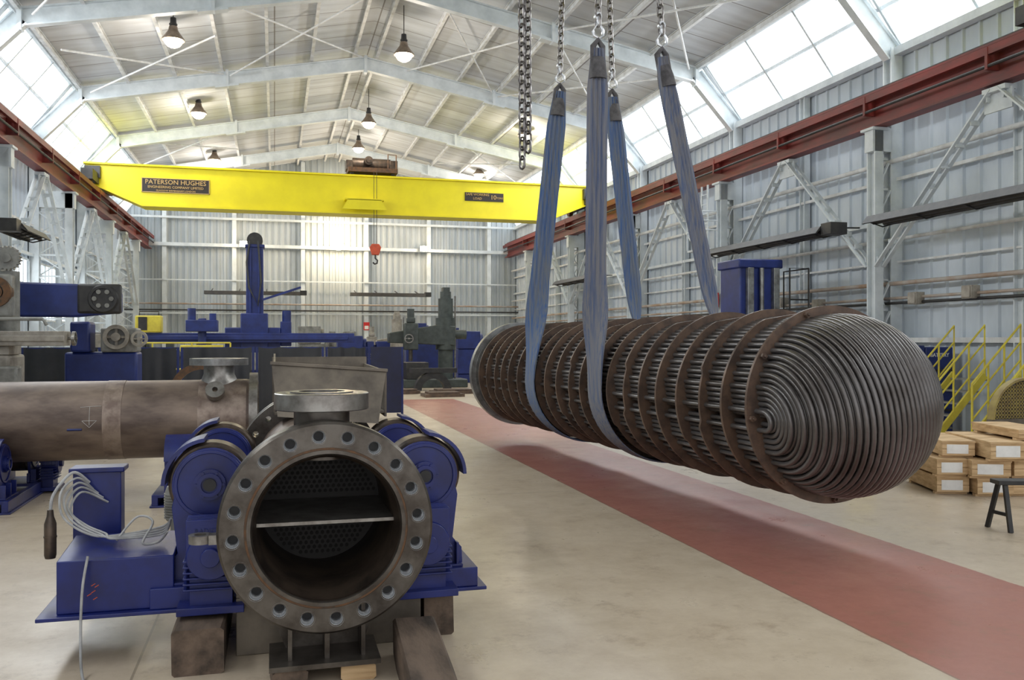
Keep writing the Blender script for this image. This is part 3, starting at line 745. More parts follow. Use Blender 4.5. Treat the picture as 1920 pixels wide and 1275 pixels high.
rotator(0,0,.46,.57,0,False,RM(-.95,10.4),'blue tank rotator carrying the long pipe shell')

def cable(pts,r,lab,m=CABLE):
    P=[V(p) for p in pts]; out=[]
    for i in range(len(P)-1):
        a=P[max(0,i-1)];b=P[i];c=P[i+1];d=P[min(len(P)-1,i+2)]
        for k in range(8):
            t=k/8; out.append(.5*((2*b)+(c-a)*t+(2*a-5*b+4*c-d)*t*t+(3*b-a-3*c+d)*t*t*t))
    out.append(P[-1])
    thing('cable',lab,'cable',[('cable',G().tube(out,r,8),m)],group='rotator cables')
for k in range(4):
    o=k*.028
    cable([(-1.06+o,5.80,.80-o),(-1.13+o*.3,5.72,.88-o),(-1.19+o*.6,5.58,.82-o*1.3),(-1.15+o*1.4,5.45,.70-o*.6),(-1.0+o,5.36,.615),(-.86,5.34-o,.605),(-.62,5.34,.64-o*.5),(-.56,5.26,.70)],.0065,'grey cable looping between the rotator boxes')
cable([(-1.08,5.80,.84),(-1.16,5.74,.91),(-1.245,5.66,.80),(-1.25,5.6,.70)],.009,'grey cable holding the pendant')
g=G().lathe((-1.25,5.6,.44),(-1.25,5.6,.74),[(.028,0),(.033,.02),(.033,.2),(.02,.24),(.016,.28)],16); g.ring((-1.25,5.6,.56),(-1.25,5.6,.57),.036,.028,16)
thing('pendant_control','dark cylindrical pendant hanging from cables','pendant',[('pendant_control',g,WHEEL)])
cable([(-.95,5.06,.56),(-.965,5.0,.40),(-.96,4.93,.16),(-.92,4.78,.014),(-.82,4.55,.012),(-.65,4.4,.012),(-.58,4.0,.012)],.007,'grey cable trailing down to the floor')
cable([(-.85,5.3,.585),(-.75,5.35,.70),(-.66,5.3,.68),(-.7,5.2,.585),(-.62,5.2,.585),(-.56,5.1,.66)],.0065,'grey cable coil on the control box')
g=G().lathe((-.70,7.2,.32),(-.70,7.2,.9),[(.10,0),(.11,.02),(.11,.22),(.095,.26),(.05,.28)],20); g.box(-.8,-.6,7.08,7.3,0,.04); g.box(-.76,-.64,7.1,7.28,.04,.34)
for k in range(10): g.ring((-.7,7.2,.34+.02*k),(-.7,7.2,.347+.02*k),.118,.1,20)
g.box(-.66,-.52,7.05,7.2,.3,.45)
thing('electric_motor','grey finned electric motor standing on the floor','motor',[('electric_motor',g,GREY)])

g=G()
g.add([(.02,6.35,1.165),(.72,6.35,1.10),(.80,6.55,1.47),(-.02,6.55,1.53),(.02,6.365,1.165),(.72,6.365,1.10),(.80,6.565,1.47),(-.02,6.565,1.53)],[(0,1,2,3),(4,7,6,5),(0,4,5,1),(1,5,6,2),(2,6,7,3),(3,7,4,0)])
g.beam((-.0,6.55,1.36),(.0,8.0,1.40),.015,.36); g.beam((.80,6.58,1.30),(.78,8.0,1.32),.015,.34)
g.box(-.02,.8,8.0,8.02,1.15,1.55); g.box(-.0,.78,6.5,8.0,1.165,1.18)
g.beam((-.03,6.56,1.535),(.81,6.56,1.475),.05,.02)
thing('sheet_hopper','open tapered box of scaled tan steel sheet on the vessel','steel box',[('sheet_hopper',g,TAN,{'smooth':False})])

# ---------------------------------------------------------------- long pipe shell
Y0=10.4; Z0=.83; R0=.425
P=[]
P.append(('shell',G().lathe((-4.8,Y0,Z0),(0,Y0,Z0),[(R0,0),(R0,4.55),(R0-.03,4.55),(R0-.03,0)],64,True),SHELL))
P.append(('weld_band',G().lathe((-4.8,Y0,Z0),(0,Y0,Z0),[(R0-.01,3.06),(R0+.004,3.06),(R0+.004,3.24),(R0-.01,3.24)],64,True),SHELLB,{'label':'lighter ground weld band'}))
P.append(('weld_band',G().lathe((-4.8,Y0,Z0),(0,Y0,Z0),[(R0-.01,4.0),(R0+.004,4.0),(R0+.004,4.5),(R0-.01,4.5)],64,True),SHELLB))
P.append(('weld_band',G().lathe((-4.8,Y0,Z0),(0,Y0,Z0),[(R0-.01,1.5),(R0+.004,1.5),(R0+.004,1.56),(R0-.01,1.56)],64,True),SHELLB))
ff,_=fl_bool([(.50,0),(.40,0),(.40,.09),(.50,.09)],20,.455,.02,(-.27,Y0,Z0),(1,Y0,Z0),64); P.append(('flange',ff,STEEL2))
hx=-.60
P.append(('nozzle_neck',G().lathe((hx,Y0,1.12),(hx,Y0,2),[(.25,0),(.2,.12),(.165,.2),(.165,.32)],40),STEEL2))
nf,_=fl_bool([(.315,0),(.13,0),(.13,.075),(.315,.075)],16,.25,.016,(hx,Y0,1.42),(hx,Y0,2),64); P.append(('nozzle_flange',nf,TSH))
P.append(('side_nozzle',G().ring((hx-.02,Y0-.36,1.13),(hx-.02,Y0-.42,1.17),.10,.03,24),STEEL2))
mk=G()
def onsh(x,dz):
    z=Z0+dz; return V((x,Y0-math.sqrt((R0+.004)**2-dz*dz),z))
for a,b in(((-1.95,.17),(-1.75,.18)),((-1.86,.17),(-1.86,-.02)),((-1.86,-.04),(-1.93,.03)),((-1.86,-.04),(-1.79,.03)),((-1.93,.03),(-1.79,.03))):
    mk.tube([onsh(a[0]+(b[0]-a[0])*t/4,a[1]+(b[1]-a[1])*t/4) for t in range(5)],.0018,5)
P.append(('chalk_mark',mk,CHALK,{'label':'white chalk arrow mark'}))
for x,d in((-2.0,-.06),(-.62,-.04)):
    P.append(('paint_mark',G().tube([onsh(x-.07,d),onsh(x+.07,d)],.012,5),BLUE2))
thing('pipe_shell','long brown-grey steel pressure shell lying on rotators, nozzle on top','pressure vessel',P)
g=G().ring((-.95,12.6,.97),(-.95,12.75,.97),.42,.33,40)
thing('loose_ring','rusty steel ring standing behind the pipe shell','steel ring',[('loose_ring',g,RUST)])
g=G().box(-1.3,-.6,12.4,12.95,.5,.54)
for x in(-1.27,-.63):
    for y in(12.43,12.92): g.box(x-.03,x+.03,y-.03,y+.03,0,.5)
thing('steel_stand','dark steel stand under the ring','stand',[('steel_stand',g,DARK,{'bevel':.005})])

# ---------------------------------------------------------------- welding screens
def screen(x0,x1,y,h=1.55,solid=False,lab='black welding curtain screen in a blue frame'):
    fr=G()
    for x in(x0,x1): fr.box(x-.025,x+.025,y-.025,y+.025,0,h); fr.box(x-.03,x+.03,y-.3,y+.3,0,.04)
    fr.box(x0,x1,y-.02,y+.02,h-.04,h); fr.box(x0,x1,y-.02,y+.02,.1,.14)
    c=G(); n=60; vs=[];fs=[]
    for i in range(n+1):
        t=i/n; x=x0+.03+(x1-x0-.06)*t; w=0 if solid else .03*math.sin(t*14+x0)+.012*math.sin(t*33)
        sag=0 if solid else .03*abs(math.sin(t*PI*3))
        vs+= [(x,y-.07+w*.8,.12),(x,y-.07+w*.5,h*.5),(x,y-.04,h-.0-sag)]
    for i in range(n):
        for k in(0,1): fs.append((i*3+k,i*3+3+k,i*3+4+k,i*3+1+k))
    c.add(vs,fs)
    thing('welding_screen',lab,'screen',[('frame',fr,BLUE2,{'smooth':False}),('curtain',c,NAVY if solid else CURT)],group='welding screens')
xs=[-4.9,-3.4,-1.9,-.4,1.05]
for a,b in zip(xs[:-1],xs[1:]): screen(a+.04,b-.04,19.5)
screen(1.09,1.95,19.5); screen(2.0,2.72,19.4,1.55,True,'solid dark blue steel screen panel')

# ---------------------------------------------------------------- machines
def bx(*a): return G().box(*a)
mx,my=-.62,30.0
P=[('column',bx(mx-.27,mx+.27,my-.3,my+.3,.5,4.75).box(mx-.31,mx+.31,my-.34,my+.34,4.7,4.8).box(mx-.16,mx-.1,my-.36,my-.3,.5,4.7).box(mx+.1,mx+.16,my-.36,my-.3,.5,4.7),BLUE2,{'bevel':.02}),
('base',bx(mx-1.2,mx+1.6,my-.8,my+.9,.15,.55).box(mx-.6,mx+.6,my-.6,my+.6,.5,.9),BLUE2,{'bevel':.03}),
('carriage',bx(mx-.9,mx+.8,my-.75,my-.34,1.25,2.1).box(mx-.42,mx+.42,my-.85,my-.3,1.1,2.55).box(mx+.8,mx+1.15,my-.7,my-.3,1.5,2.3),BLUE2,{'bevel':.03}),
('boom',bx(-4.9,2.5,my-1.1,my-.8,1.62,1.92).box(-4.7,2.3,my-1.16,my-1.1,1.7,1.84).box(-4.9,-4.6,my-1.2,my-.7,1.5,2.0),BLUE2,{'bevel':.02}),
('drive_chain',G().tube([(mx-.15,my-.38,4.9),(mx-.25,my-.4,4.2),(mx-.18,my-.4,3.4),(mx+.1,my-.42,2.8),(mx+.2,my-.4,3.6),(mx+.1,my-.38,4.9)],.035,6),DARK),
('chain_sprocket',G().cyl((mx,my-.2,4.95),(mx,my+.2,4.95),.25),DARK),
('control_panel',bx(mx-.3,mx+.5,my-.95,my-.85,.75,1.3),GREY,{'bevel':.01}),
('wheel',G().cyl((mx-1,my-.9,.16),(mx-1,my-.7,.16),.16),DARK),('wheel',G().cyl((mx+1.4,my-.9,.16),(mx+1.4,my-.7,.16),.16),DARK),
('motor',G().cyl((mx+1.0,my-.5,2.3),(mx+1.0,my-.5,2.65),.14),BLUE2),
('arm',G().beam((mx+.25,my-.45,3.0),(mx+1.45,my-.45,3.42),.06,.07),BLUE2)]
thing('welding_manipulator','blue column and boom welding manipulator','welding machine',P)
P=[('case',bx(-4.1,-3.35,my-1.2,my-.7,1.93,2.45),YELR,{'bevel':.04}),('panel',bx(-4.0,-3.75,my-1.22,my-1.2,2.0,2.4),DARK,{}),('handle',G().tube([(-4.0,my-.95,2.45),(-4.0,my-.95,2.58),(-3.45,my-.95,2.58),(-3.45,my-.95,2.45)],.025,6),DARK)]
thing('wire_feeder','yellow wire feeder case sitting on the blue boom','welding machine',P)
P=[('turntable',bx(-2.7,-1.5,27.7,28.3,1.35,1.55),YELR,{'bevel':.02}),('pedestal',bx(-2.4,-1.8,27.8,28.2,.2,1.4),YELR,{'bevel':.02}),('post',G().cyl((-2.1,28.0,1.5),(-2.1,28.0,2.35),.12).box(-2.55,-1.65,27.7,28.3,1.95,2.3),BLUE2,{'bevel':.02}),('motor',G().cyl((-2.4,28.0,2.3),(-2.4,28.0,2.65),.12),BLUE2),('motor',G().cyl((-1.8,28.0,2.3),(-1.8,28.0,2.5),.1),BLUE2),('foot',bx(-2.9,-1.3,27.5,28.5,0,.2),DARK,{'bevel':.02})]
thing('positioner','blue and yellow welding positioner','welding machine',P)
def radial(dx,dy,m,lab,s=1.0,flip=-1):
    P=[('base',bx(dx-1.6,dx+.7,dy-.6,dy+.6,0,.3),m,{'bevel':.03}),
    ('column',G().cyl((dx,dy,.3),(dx,dy,3.2),.27,n=28).cyl((dx,dy,3.2),(dx,dy,3.45),.2).box(dx-.12,dx+.12,dy-.2,dy+.2,3.3,3.6),m),
    ('column_sleeve',G().cyl((dx,dy,1.35),(dx,dy,2.5),.36,n=28),m),
    ('arm',G().ext([(dx+.3,1.5),(dx+.3,2.2),(dx-.3,2.25),(dx-2.1,1.95),(dx-2.1,1.6)],'y',dy-.35,dy+.15),m,{'bevel':.03}),
    ('drill_head',bx(dx-1.6,dx-1.1,dy-.7,dy-.3,1.35,2.3).box(dx-1.5,dx-1.2,dy-.65,dy-.4,2.3,2.5),m,{'bevel':.04}),
    ('spindle',G().cyl((dx-1.35,dy-.5,.95),(dx-1.35,dy-.5,1.37),.07),STEEL),
    ('head_motor',G().cyl((dx-1.35,dy-.5,2.48),(dx-1.35,dy-.5,2.8),.13),m),
    ('hand_wheel',G().ring((dx-1.45,dy-.76,1.75),(dx-1.45,dy-.8,1.75),.16,.13,20).cyl((dx-1.45,dy-.8,1.75),(dx-1.45,dy-.69,1.75),.03).box(dx-1.6,dx-1.3,dy-.79,dy-.77,1.74,1.76),STEEL2),
    ('lead_screw',G().cyl((dx+.33,dy-.1,.3),(dx+.33,dy-.1,3.3),.035,n=8),STEEL2),
    ('motor',G().cyl((dx+.3,dy,1.9),(dx+.75,dy,1.9),.17),m),
    ('work_table',bx(dx-1.5,dx-.7,dy-.5,dy+.4,.3,.9),DARK,{'bevel':.02})]
    for p in P: p[1].xf(Matrix.Translation((dx,dy,0))@Matrix.Scale(s,4)@Matrix.Translation((-dx,-dy,0)))
    return thing('radial_drill',lab,'drilling machine',P)
radial(6.0,31.5,GREEN,'dark green radial arm drilling machine')
radial(4.9,36.5,CREAM,'tan-grey radial arm drilling machine',.8)
def lathe_m(x,y,l,m,lab,z=1.0):
    P=[('bed',bx(x,x+l,y-.35,y+.35,.35,z-.15).box(x,x+.9,y-.3,y+.3,0,.35).box(x+l-.8,x+l,y-.3,y+.3,0,.35),m,{'bevel':.03}),
    ('headstock',bx(x,x+.9,y-.4,y+.4,z-.15,z+.55).cyl((x+.9,y,z+.2),(x+1.05,y,z+.2),.26),m,{'bevel':.03}),
    ('tailstock',bx(x+l-.6,x+l-.1,y-.25,y+.25,z-.15,z+.35).cyl((x+l-.8,y,z+.15),(x+l-.6,y,z+.15),.08),m,{'bevel':.03}),
    ('carriage',bx(x+l*.45,x+l*.45+.6,y-.45,y+.35,z-.3,z+.05).box(x+l*.45+.15,x+l*.45+.4,y-.3,y+.1,z+.05,z+.35),m,{'bevel':.02}),
    ('hand_wheel',G().ring((x+l*.45+.2,y-.5,z-.2),(x+l*.45+.2,y-.54,z-.2),.12,.09,18).box(x+l*.45+.08,x+l*.45+.32,y-.53,y-.51,z-.21,z-.19).cyl((x+l*.45+.2,y-.53,z-.2),(x+l*.45+.2,y-.44,z-.2),.03),STEEL2)]
    return thing('lathe',lab,'lathe',P)
lathe_m(2.2,32.6,2.0,BLUE2,'blue engine lathe beside a radial drill',1.3)
lathe_m(7.0,34.5,3.0,BLUE2,'blue engine lathe near the end wall',1.5)
lathe_m(-5.3,33.5,3.2,GREEN,'dark green lathe behind the blue boom',1.3)
lathe_m(5.6,39,2.5,BLUE2,'blue engine lathe near the end wall',1.9)
lathe_m(6.9,27.2,3.2,BLUE2,'blue boring lathe beyond the tube bundle',1.5)
lathe_m(.9,36.5,2.4,GREY,'grey engine lathe behind the blue column',1.7)
g=G().ext(circ(5.15,.0,.62,0,PI,16)+circ(5.15,.0,.40,PI,0,16),'y',29.2,29.6); g.box(4.4,5.95,29.15,29.65,.60,.75)
thing('half_ring_casting','black half-round steel ring standing on the floor','steel ring',[('half_ring_casting',g,DARK)])
for i,(x,y,sx,sy) in enumerate(((4.9,26.2,.6,.5),(6.2,25.2,.5,.6),(5.5,27.6,.7,.5),(4.0,27.9,.5,.5),(7.5,25.9,.5,.5))):
    n_=16; pl=[(x+sx*math.cos(2*PI*k/n_),y+sy*math.sin(2*PI*k/n_)) for k in range(n_)] if i%2 else [(x-sx,y-sy),(x+sx,y-sy*.8),(x+sx*.9,y+sy),(x-sx,y+sy*.9)]
    g=G().ext(pl,'z',.0,.09); g.ext([(a*.8+x*.2,b*.8+y*.2) for a,b in pl],'z',.09,.14)
    thing('steel_plate','rusty flat steel plate lying on the floor','steel plate',[('steel_plate',g,BAF)],group='plates on floor')
thing('fire_sign','small red and white wall sign','sign',[('board',bx(4.35,4.65,FAR-.34,FAR-.30,2.2,2.6),SIGNR,{}),('paper',bx(4.4,4.6,FAR-.35,FAR-.34,2.25,2.42),PAPER,{})])
thing('fire_sign','small red and white wall sign','sign',[('board',bx(11.75,11.79,21.87,22.13,2.6,3.0),SIGNR,{}),('paper',bx(11.74,11.75,21.91,22.09,2.64,2.8),PAPER,{})])
for y,z in((20.6,2.55),(19.3,2.6),(17.8,2.5),(14.6,2.5),(13.2,2.55)):
    thing('junction_box','small cream electrical junction box on conduit','electrical box',[('case',bx(12.05,12.25,y-.12,y+.12,z-.1,z+.14),CREAM,{'bevel':.01}),('lid',bx(12.03,12.05,y-.1,y+.1,z-.08,z+.12),CREAM,{'bevel':.005})],group='junction boxes')

ax,ay=-4.25,15.2
P=[('base',bx(ax-1,ax+1.3,ay-.6,ay+.6,0,.35),GREY,{'bevel':.03}),
('column',G().cyl((ax,ay,.3),(ax,ay,2.95),.26,n=28).box(ax-.25,ax+.25,ay-.3,ay+.3,2.5,2.8),GREY),
('arm',G().ext([(ax-.4,2.05),(ax-.4,2.6),(ax+1.5,2.55),(ax+1.95,2.45),(ax+1.95,2.12),(ax+1.3,2.05)],'y',ay-.55,ay-.25),BLUE2,{'bevel':.03}),
('pulley_guard',G().lathe((ax+1.72,ay-.6,2.33),(ax+1.72,ay-.2,2.33),[(.2,0),(.22,.02),(.22,.2),(.15,.22)],28).ring((ax+1.72,ay-.63,2.33),(ax+1.72,ay-.6,2.33),.2,.16,28),DARK,{'kids':[('spoke_hole',G().cyl((ax+1.72+.12*math.cos(k*PI/3),ay-.625,2.33+.12*math.sin(k*PI/3)),(ax+1.72+.12*math.cos(k*PI/3),ay-.6,2.33+.12*math.sin(k*PI/3)),.035,n=12),GREY) for k in range(6)]}),
('belt_case',bx(ax+1.35,ax+1.98,ay-.58,ay-.5,2.1,2.56),DARK,{'bevel':.05})]
thing('radial_drill','grey column drill with a long blue arm and spoked pulley','drilling machine',P)
wx,wy=-3.55,13.6
def gear(c,r,y0,y1,n=20):
    p=[]
    for i in range(n*2):
        a=PI*i/n; rr=r if i%2 else r*.88; p.append((c[0]+rr*math.cos(a-.05),c[1]+rr*math.sin(a-.05))); p.append((c[0]+rr*math.cos(a+.05),c[1]+rr*math.sin(a+.05)))
    return G().ext(p,'y',y0,y1)
P=[('base',bx(wx-1.2,wx+.3,wy-.5,wy+.5,0,.7),CREAM,{'bevel':.03}),
('body',bx(wx-.9,wx+.1,wy-.4,wy+.4,.7,1.5),CREAM,{'bevel':.04}),
('knee',bx(wx-.35,wx+.25,wy-.62,wy-.35,.9,1.35),GREY,{'bevel':.03}),
('table',bx(wx-1.2,wx+.8,wy-.5,wy-.1,1.62,1.82).box(wx-.2,wx+.8,wy-.52,wy-.5,1.68,1.76).box(wx-.9,wx+.1,wy-.4,wy+.2,1.5,1.62),CREAM,{'bevel':.02}),
('hand_wheel',G().ring((wx+.86,wy-.3,1.72),(wx+.9,wy-.3,1.72),.10,.075,20).cyl((wx+.8,wy-.3,1.72),(wx+.92,wy-.3,1.72),.02).box(wx+.87,wx+.89,wy-.39,wy-.21,1.71,1.73),STEEL2),
('column',G().cyl((wx,wy,1.8),(wx,wy,2.65),.13),GREY),('post',G().cyl((wx-.18,wy,1.8),(wx-.18,wy,2.8),.08),GREY),
('gear_wheel',gear((wx+.02,2.82),.17,wy-.2,wy-.1).cyl((wx+.02,wy-.25,2.82),(wx+.02,wy,2.82),.06),GREY),
('pulley',G().ring((wx-.1,wy-.36,2.35),(wx-.1,wy-.2,2.35),.21,.12,28).cyl((wx-.1,wy-.34,2.35),(wx-.1,wy,2.35),.1),RUST),
('spindle_head',bx(wx-.35,wx+.1,wy-.3,wy+.1,2.0,2.6),GREY,{'bevel':.04}),
('coolant_pipe',G().tube([(wx-.15,wy-.56,1.0),(wx-.15,wy-.58,1.9),(wx-.1,wy-.58,1.98),(wx+.55,wy-.58,1.98),(wx+.6,wy-.58,1.9)],.025,8),GREY)]
thing('milling_machine','cream and grey geared milling machine with rusty pulley','milling machine',P)
P=[('base',bx(-2.9,-2.1,15.6,16.4,0,.8),BLUE2,{'bevel':.03}),('body',bx(-3.3,-2.2,15.7,16.3,.8,1.5).box(-3.2,-2.9,15.6,16.1,1.5,2.0),BLUE2,{'bevel':.04}),
('flywheel',G().ring((-2.5,15.55,1.75),(-2.5,15.65,1.75),.2,.14,28).cyl((-2.5,15.5,1.75),(-2.5,15.7,1.75),.07).box(-2.68,-2.32,15.58,15.62,1.73,1.77).box(-2.52,-2.48,15.58,15.62,1.57,1.93),CREAM),
('flywheel',G().ring((-2.15,15.55,1.72),(-2.15,15.62,1.72),.13,.09,24).box(-2.27,-2.03,15.57,15.6,1.71,1.73).cyl((-2.15,15.55,1.72),(-2.15,15.72,1.72),.03),CREAM),
('grey_case',bx(-2.75,-2.2,15.65,16.2,1.5,1.9),GREY,{'bevel':.03})]
thing('shaping_machine','blue machine tool with pale spoked flywheels','machine tool',P)
for x in(-4.6,-3.9):
    P=[('cabinet',bx(x,x+.6,24.0,24.5,0,1.9),GREY,{'bevel':.02}),('cabinet_door',bx(x+.04,x+.56,23.97,24.0,.1,1.85),CREAM,{'bevel':.01})]
    thing('tool_cabinet','grey steel tool cabinet','cabinet',P,group='tool cabinets')
def railing(pts,h,m,lab,name='guard_railing'):
    g=G()
    for a,b in zip(pts[:-1],pts[1:]):
        a=V(a);b=V(b); n=max(1,int((b-a).length/.9))
        for hh in(h,h*.55): g.tube([a+V((0,0,hh)),b+V((0,0,hh))],.022,8)
        for i in range(n+1): q=a.lerp(b,i/n); g.tube([q,q+V((0,0,h))],.022,8)
    return thing(name,lab,'railing',[(name,g,m)])
railing([(-5.3,26,.0),(-1.2,26,.0)],1.62,YELR,'yellow tubular guard railing')
railing([(10.3,30,0),(10.3,36,0)],1.2,YELR,'yellow tubular guard railing')

bx0,by0=9.95,17.9
P=[('base',bx(bx0-.6,bx0+1.6,by0-1.4,by0+1.2,0,.5),BLUE2,{'bevel':.04}),
('column',bx(bx0,bx0+1.0,by0-.4,by0+.5,.5,3.35).box(bx0-.05,bx0+1.05,by0-.45,by0+.55,3.3,3.5),BLUE2,{'bevel':.03})]
for a in(.14,.78): P.append(('guide_way',bx(bx0+a,bx0+a+.14,by0-.52,by0-.4,.6,3.3),TSH,{'bevel':.005}))
P+=[('lead_screw',G().cyl((bx0+.5,by0-.47,.6),(bx0+.5,by0-.47,3.3),.05),TSH),
('spindle_head',bx(bx0-.5,bx0+.1,by0-1.0,by0-.2,1.2,2.1).box(bx0+.1,bx0+.95,by0-.8,by0-.5,1.2,2.0),BLUE2,{'bevel':.04}),
('platform',G().box(bx0+1.1,bx0+1.6,by0-.6,by0+.4,1.9,1.95).box(bx0+1.0,bx0+1.15,by0-.3,by0+.3,1.7,1.95),DARK,{}),
('guard_rail',G().tube([(bx0+1.12,by0-.6,1.95),(bx0+1.12,by0-.6,3.3),(bx0+1.6,by0-.6,3.3),(bx0+1.6,by0-.6,1.95)],.02,6).tube([(bx0+1.12,by0-.6,2.6),(bx0+1.6,by0-.6,2.6)],.02,6).tube([(bx0+1.6,by0-.6,3.3),(bx0+1.6,by0+.4,3.3),(bx0+1.6,by0+.4,1.95)],.02,6),DARK)]
thing('boring_machine','tall blue horizontal boring machine column with steel ways','boring machine',P)
lathe_m(7.4,21.5,3.2,BLUE2,'long blue lathe behind the tube bundle',1.55)
for i,x in enumerate((11.25,11.87)):
    y=13.95
    P=[('case',bx(x-.3,x+.3,y-.3,y+.3,0,1.6-i*.03),BLUE2,{'bevel':.02})]
    for z in(.38,.75,1.12): P.append(('shelf_edge',bx(x-.31,x+.31,y-.33,y-.3,z,z+.04),DARK,{}))
    P.append(('lettering',place(text('BATTERY',.1,.004),FACE,(x,y-.305,1.42)),PAPER,{'smooth':False}))
    thing('battery_cabinet','blue steel battery cabinet with white lettering','cabinet',P,group='battery cabinets')
def stair(x,y,lab,L=.95):
    P=[]
    for yy in(y-.35,y+.35):
        P.append(('stringer',G().beam((x,yy,.1),(x+L,yy,1.1),.04,.12),YELR,{'smooth':False}))
        rl=G().tube([(x,yy,.1),(x,yy,1.0),(x+L,yy,1.95),(x+L,yy,1.1)],.019,8)
        rl.tube([(x,yy,.72),(x+L,yy,1.66)],.015,8); rl.tube([(x,yy,.42),(x+L,yy,1.38)],.015,8)
        for t in(.33,.66): rl.tube([(x+t*L,yy,.1+t),(x+t*L,yy,1.0+t*.95)],.016,8)
        P.append(('handrail',rl,YELR))
    for k in range(5): P.append(('tread',G().box(x+(.1+k*.2)*L,x+(.32+k*.2)*L,y-.33,y+.33,.2+k*.2,.23+k*.2),GREY,{'smooth':False}))
    return thing('access_stair',lab,'stairs',P,group='yellow access stairs')
stair(10.75,12.75,'yellow steel access stair with tubular handrails')
stair(10.75,11.3,'yellow steel access stair with tubular handrails')
g=G()
a=V((10.5,10.6,0));b=V((12.0,10.6,0))
for hh in(.35,.7,1.05): g.tube([a+V((0,0,hh)),b+V((0,0,hh))],.018,8)
for i in range(4): q=a.lerp(b,i/3); g.tube([q,q+V((0,0,1.05))],.018,8)
thing('guard_railing','yellow tubular railing beside the access stairs','railing',[('guard_railing',g,YELR)])

def crate(x,y,z,w,d,h,paper=True,rz=0,lab='long pale pine shipping box with a white label'):
    g=G().box(-w/2+.012,w/2-.012,-d/2+.012,d/2-.012,.025,h-.02)
    P=[('box_body',g,PINE,{'smooth':False})]
    hh=(h-.05)/2
    for yy in(-d/2,d/2-.012):
        for zz in(.03,.03+hh+.004): P.append(('side_board',G().box(-w/2,w/2,yy,yy+.012,zz,zz+hh-.004),PINE,{'smooth':False}))
    for xx in(-w/2,w/2-.012): P.append(('side_board',G().box(xx,xx+.012,-d/2+.012,d/2-.012,.03,h-.02),PINE,{'smooth':False}))
    for yy in(-d/2+.05,d/2-.12): P.append(('batten',G().box(-w/2,w/2,yy,yy+.07,0,.025),PINE,{'smooth':False}))
    P.append(('lid',G().box(-w/2-.006,w/2+.006,-d/2-.006,d/2+.006,h-.02,h),PINE,{'smooth':False}))
    if paper: P.append(('paper_label',G().box(-w*.36,w*.30,-d/2-.003,-d/2,.05,h-.04),PAPER,{'smooth':False}))
    M=Matrix.Translation((x,y,z))@Matrix.Rotation(rz,4,'Z')
    for p in P: p[1].xf(M)
    thing('wooden_crate',lab,'crate',P,group='stacked wooden crates')
# tight interlocking pile (local frame turned -20 degrees)
r_=math.radians(-20)
def PL(u,v): return (7.62+u*math.cos(r_)-v*math.sin(r_),8.35+u*math.sin(r_)+v*math.cos(r_))
for (u,v,z,w,d,h,pp,rr) in((-.30,.05,0,.34,.9,.20,1,0),(.08,-.02,0,.38,1.0,.20,1,.03),(.49,.02,0,.38,1.0,.20,0,-.02),(.90,.0,0,.38,1.0,.20,0,0),
    (-.34,.0,.20,.34,.9,.20,1,.04),(.05,-.06,.20,.40,1.0,.20,1,-.03),(.47,.0,.20,.38,1.0,.20,0,.03),(.88,-.03,.20,.38,1.0,.20,0,0),
    (-.22,.06,.40,.34,.9,.19,1,-.04),(.16,-.10,.40,.38,1.1,.21,1,.03),(.57,.0,.40,.38,1.0,.19,0,.05),
    (.50,-.02,.61,.42,.95,.12,0,.10),(.98,.02,.40,.38,.9,.17,0,-.05)):
    x,y=PL(u,v)
    crate(x,y,z,w,d,h,bool(pp),r_+rr,'long pale pine shipping box with a white label' if pp else 'long pale pine shipping box')
P=[('frame',G().box(7.15,7.27,9.5,9.9,0,.80).box(7.27,8.2,9.6,9.7,.6,.7),YELR,{'bevel':.01}),('foot',bx(7.1,7.35,9.45,9.95,0,.03),YELR,{})]
thing('yellow_stand','yellow painted steel stand behind the crates','stand',P)
c=(9.95,.62); gy=9.8
pl=G()
for j in range(12):
    for i in range(-11,12):
        x=i*.05;z=j*.05+.03
        if x*x+z*z<.5**2: pl.ring((c[0]+x,gy+.05,c[1]+z),(c[0]+x,gy+.06,c[1]+z),.028,.019,6)
rim=G().ext(circ(c[0],c[1],.56,0,PI,24)+circ(c[0],c[1],.53,PI,0,24),'y',gy,gy+.11)
P=[('perforated_mesh',pl,MESHY,{'kind':'stuff'}),('rim',rim,MESHY),('back_plate',G().ext(circ(c[0],c[1],.53,0,PI,24),'y',gy+.065,gy+.08),TAN),('foot',G().box(c[0]-.56,c[0]+.56,gy+.02,gy+.12,0,c[1]).box(c[0]-.56,c[0]-.5,gy-.1,gy+.25,0,.04).box(c[0]+.5,c[0]+.56,gy-.1,gy+.25,0,.04),TAN)]
thing('machine_guard','half-round perforated dull yellow and tan guard plate','guard',P)
tx,ty=6.47,6.42
P=[('top',G().cb((tx,ty,.43),(.5,.16,.04),-.3),DARK,{'bevel':.005})]
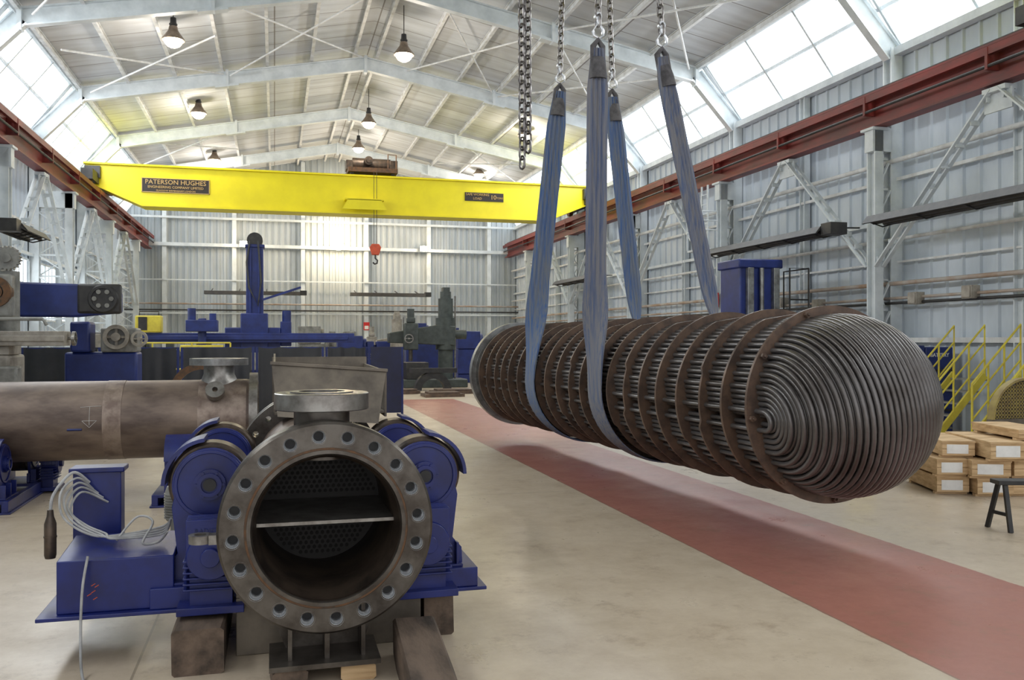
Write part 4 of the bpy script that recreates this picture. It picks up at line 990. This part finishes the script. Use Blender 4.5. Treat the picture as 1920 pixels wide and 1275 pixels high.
for dx2 in(-.2,.2):
    for dy2 in(-.12,.12):
        P.append(('leg',G().beam((tx+dx2*.9,ty+dy2*.3-dx2*.25,.42),(tx+dx2*1.05,ty+dy2*1.1-dx2*.25,0),.035,.035),DARK,{'smooth':False}))
    P.append(('cross_bar',G().beam((tx+dx2,ty-.09-dx2*.25,.15),(tx+dx2,ty+.09-dx2*.25,.15),.02,.03),DARK,{'smooth':False}))
thing('steel_trestle','small black angle-iron trestle standing on the floor','trestle',P)
g=G()
for yy in(22.15,22.5): g.beam((11.6,yy,4.2),(11.6,yy,6.0),.04,.05)
for k in range(6): g.cyl((11.6,22.15,4.4+.27*k),(11.6,22.5,4.4+.27*k),.015,n=6)
pf=G().box(11.2,11.75,21.7,22.6,4.15,4.2)
rl=G()
for x in(11.2,11.65):
    rl.tube([(x,21.7,4.2),(x,21.7,5.2),(x,22.6,5.2),(x,22.6,4.2)],.02,6)
for z in(4.7,5.2,4.95): rl.tube([(11.2,21.7,z),(11.65,21.7,z)],.018,6); rl.tube([(11.2,22.6,z),(11.65,22.6,z)],.018,6); rl.tube([(11.2,21.7,z),(11.2,22.6,z)],.018,6)
thing('caged_ladder','white steel ladder with small railed landing','ladder',[('ladder',g,WHT),('landing',pf,WHT),('cage',rl,WHT)])

# ---------------------------------------------------------------- light
w=bpy.data.worlds.new('w'); sc.world=w; w.use_nodes=True
w.node_tree.nodes['Background'].inputs[0].default_value=(.97,.98,1,1); w.node_tree.nodes['Background'].inputs[1].default_value=1.35
def area(loc,rot,sx,sy,e,c):
    l=bpy.data.lights.new('daylight','AREA'); l.shape='RECTANGLE'; l.size=sx; l.size_y=sy; l.energy=e; l.color=c
    o=bpy.data.objects.new('daylight',l); o.location=loc; o.rotation_euler=rot; COL.objects.link(o)
area((-5.9,22,8.3),(0,math.radians(-50),0),1.2,40,1250,(.95,.98,1))
area((11.5,22,8.3),(0,math.radians(50),0),1.2,40,1250,(.95,.98,1))

cam=bpy.data.cameras.new('cam'); cam.sensor_width=36; cam.lens=30.94; cam.clip_end=200
co=bpy.data.objects.new('camera',cam); co.location=(0,0,1.7); co.rotation_euler=(PI/2,0,math.radians(-15.1)); COL.objects.link(co); sc.camera=co
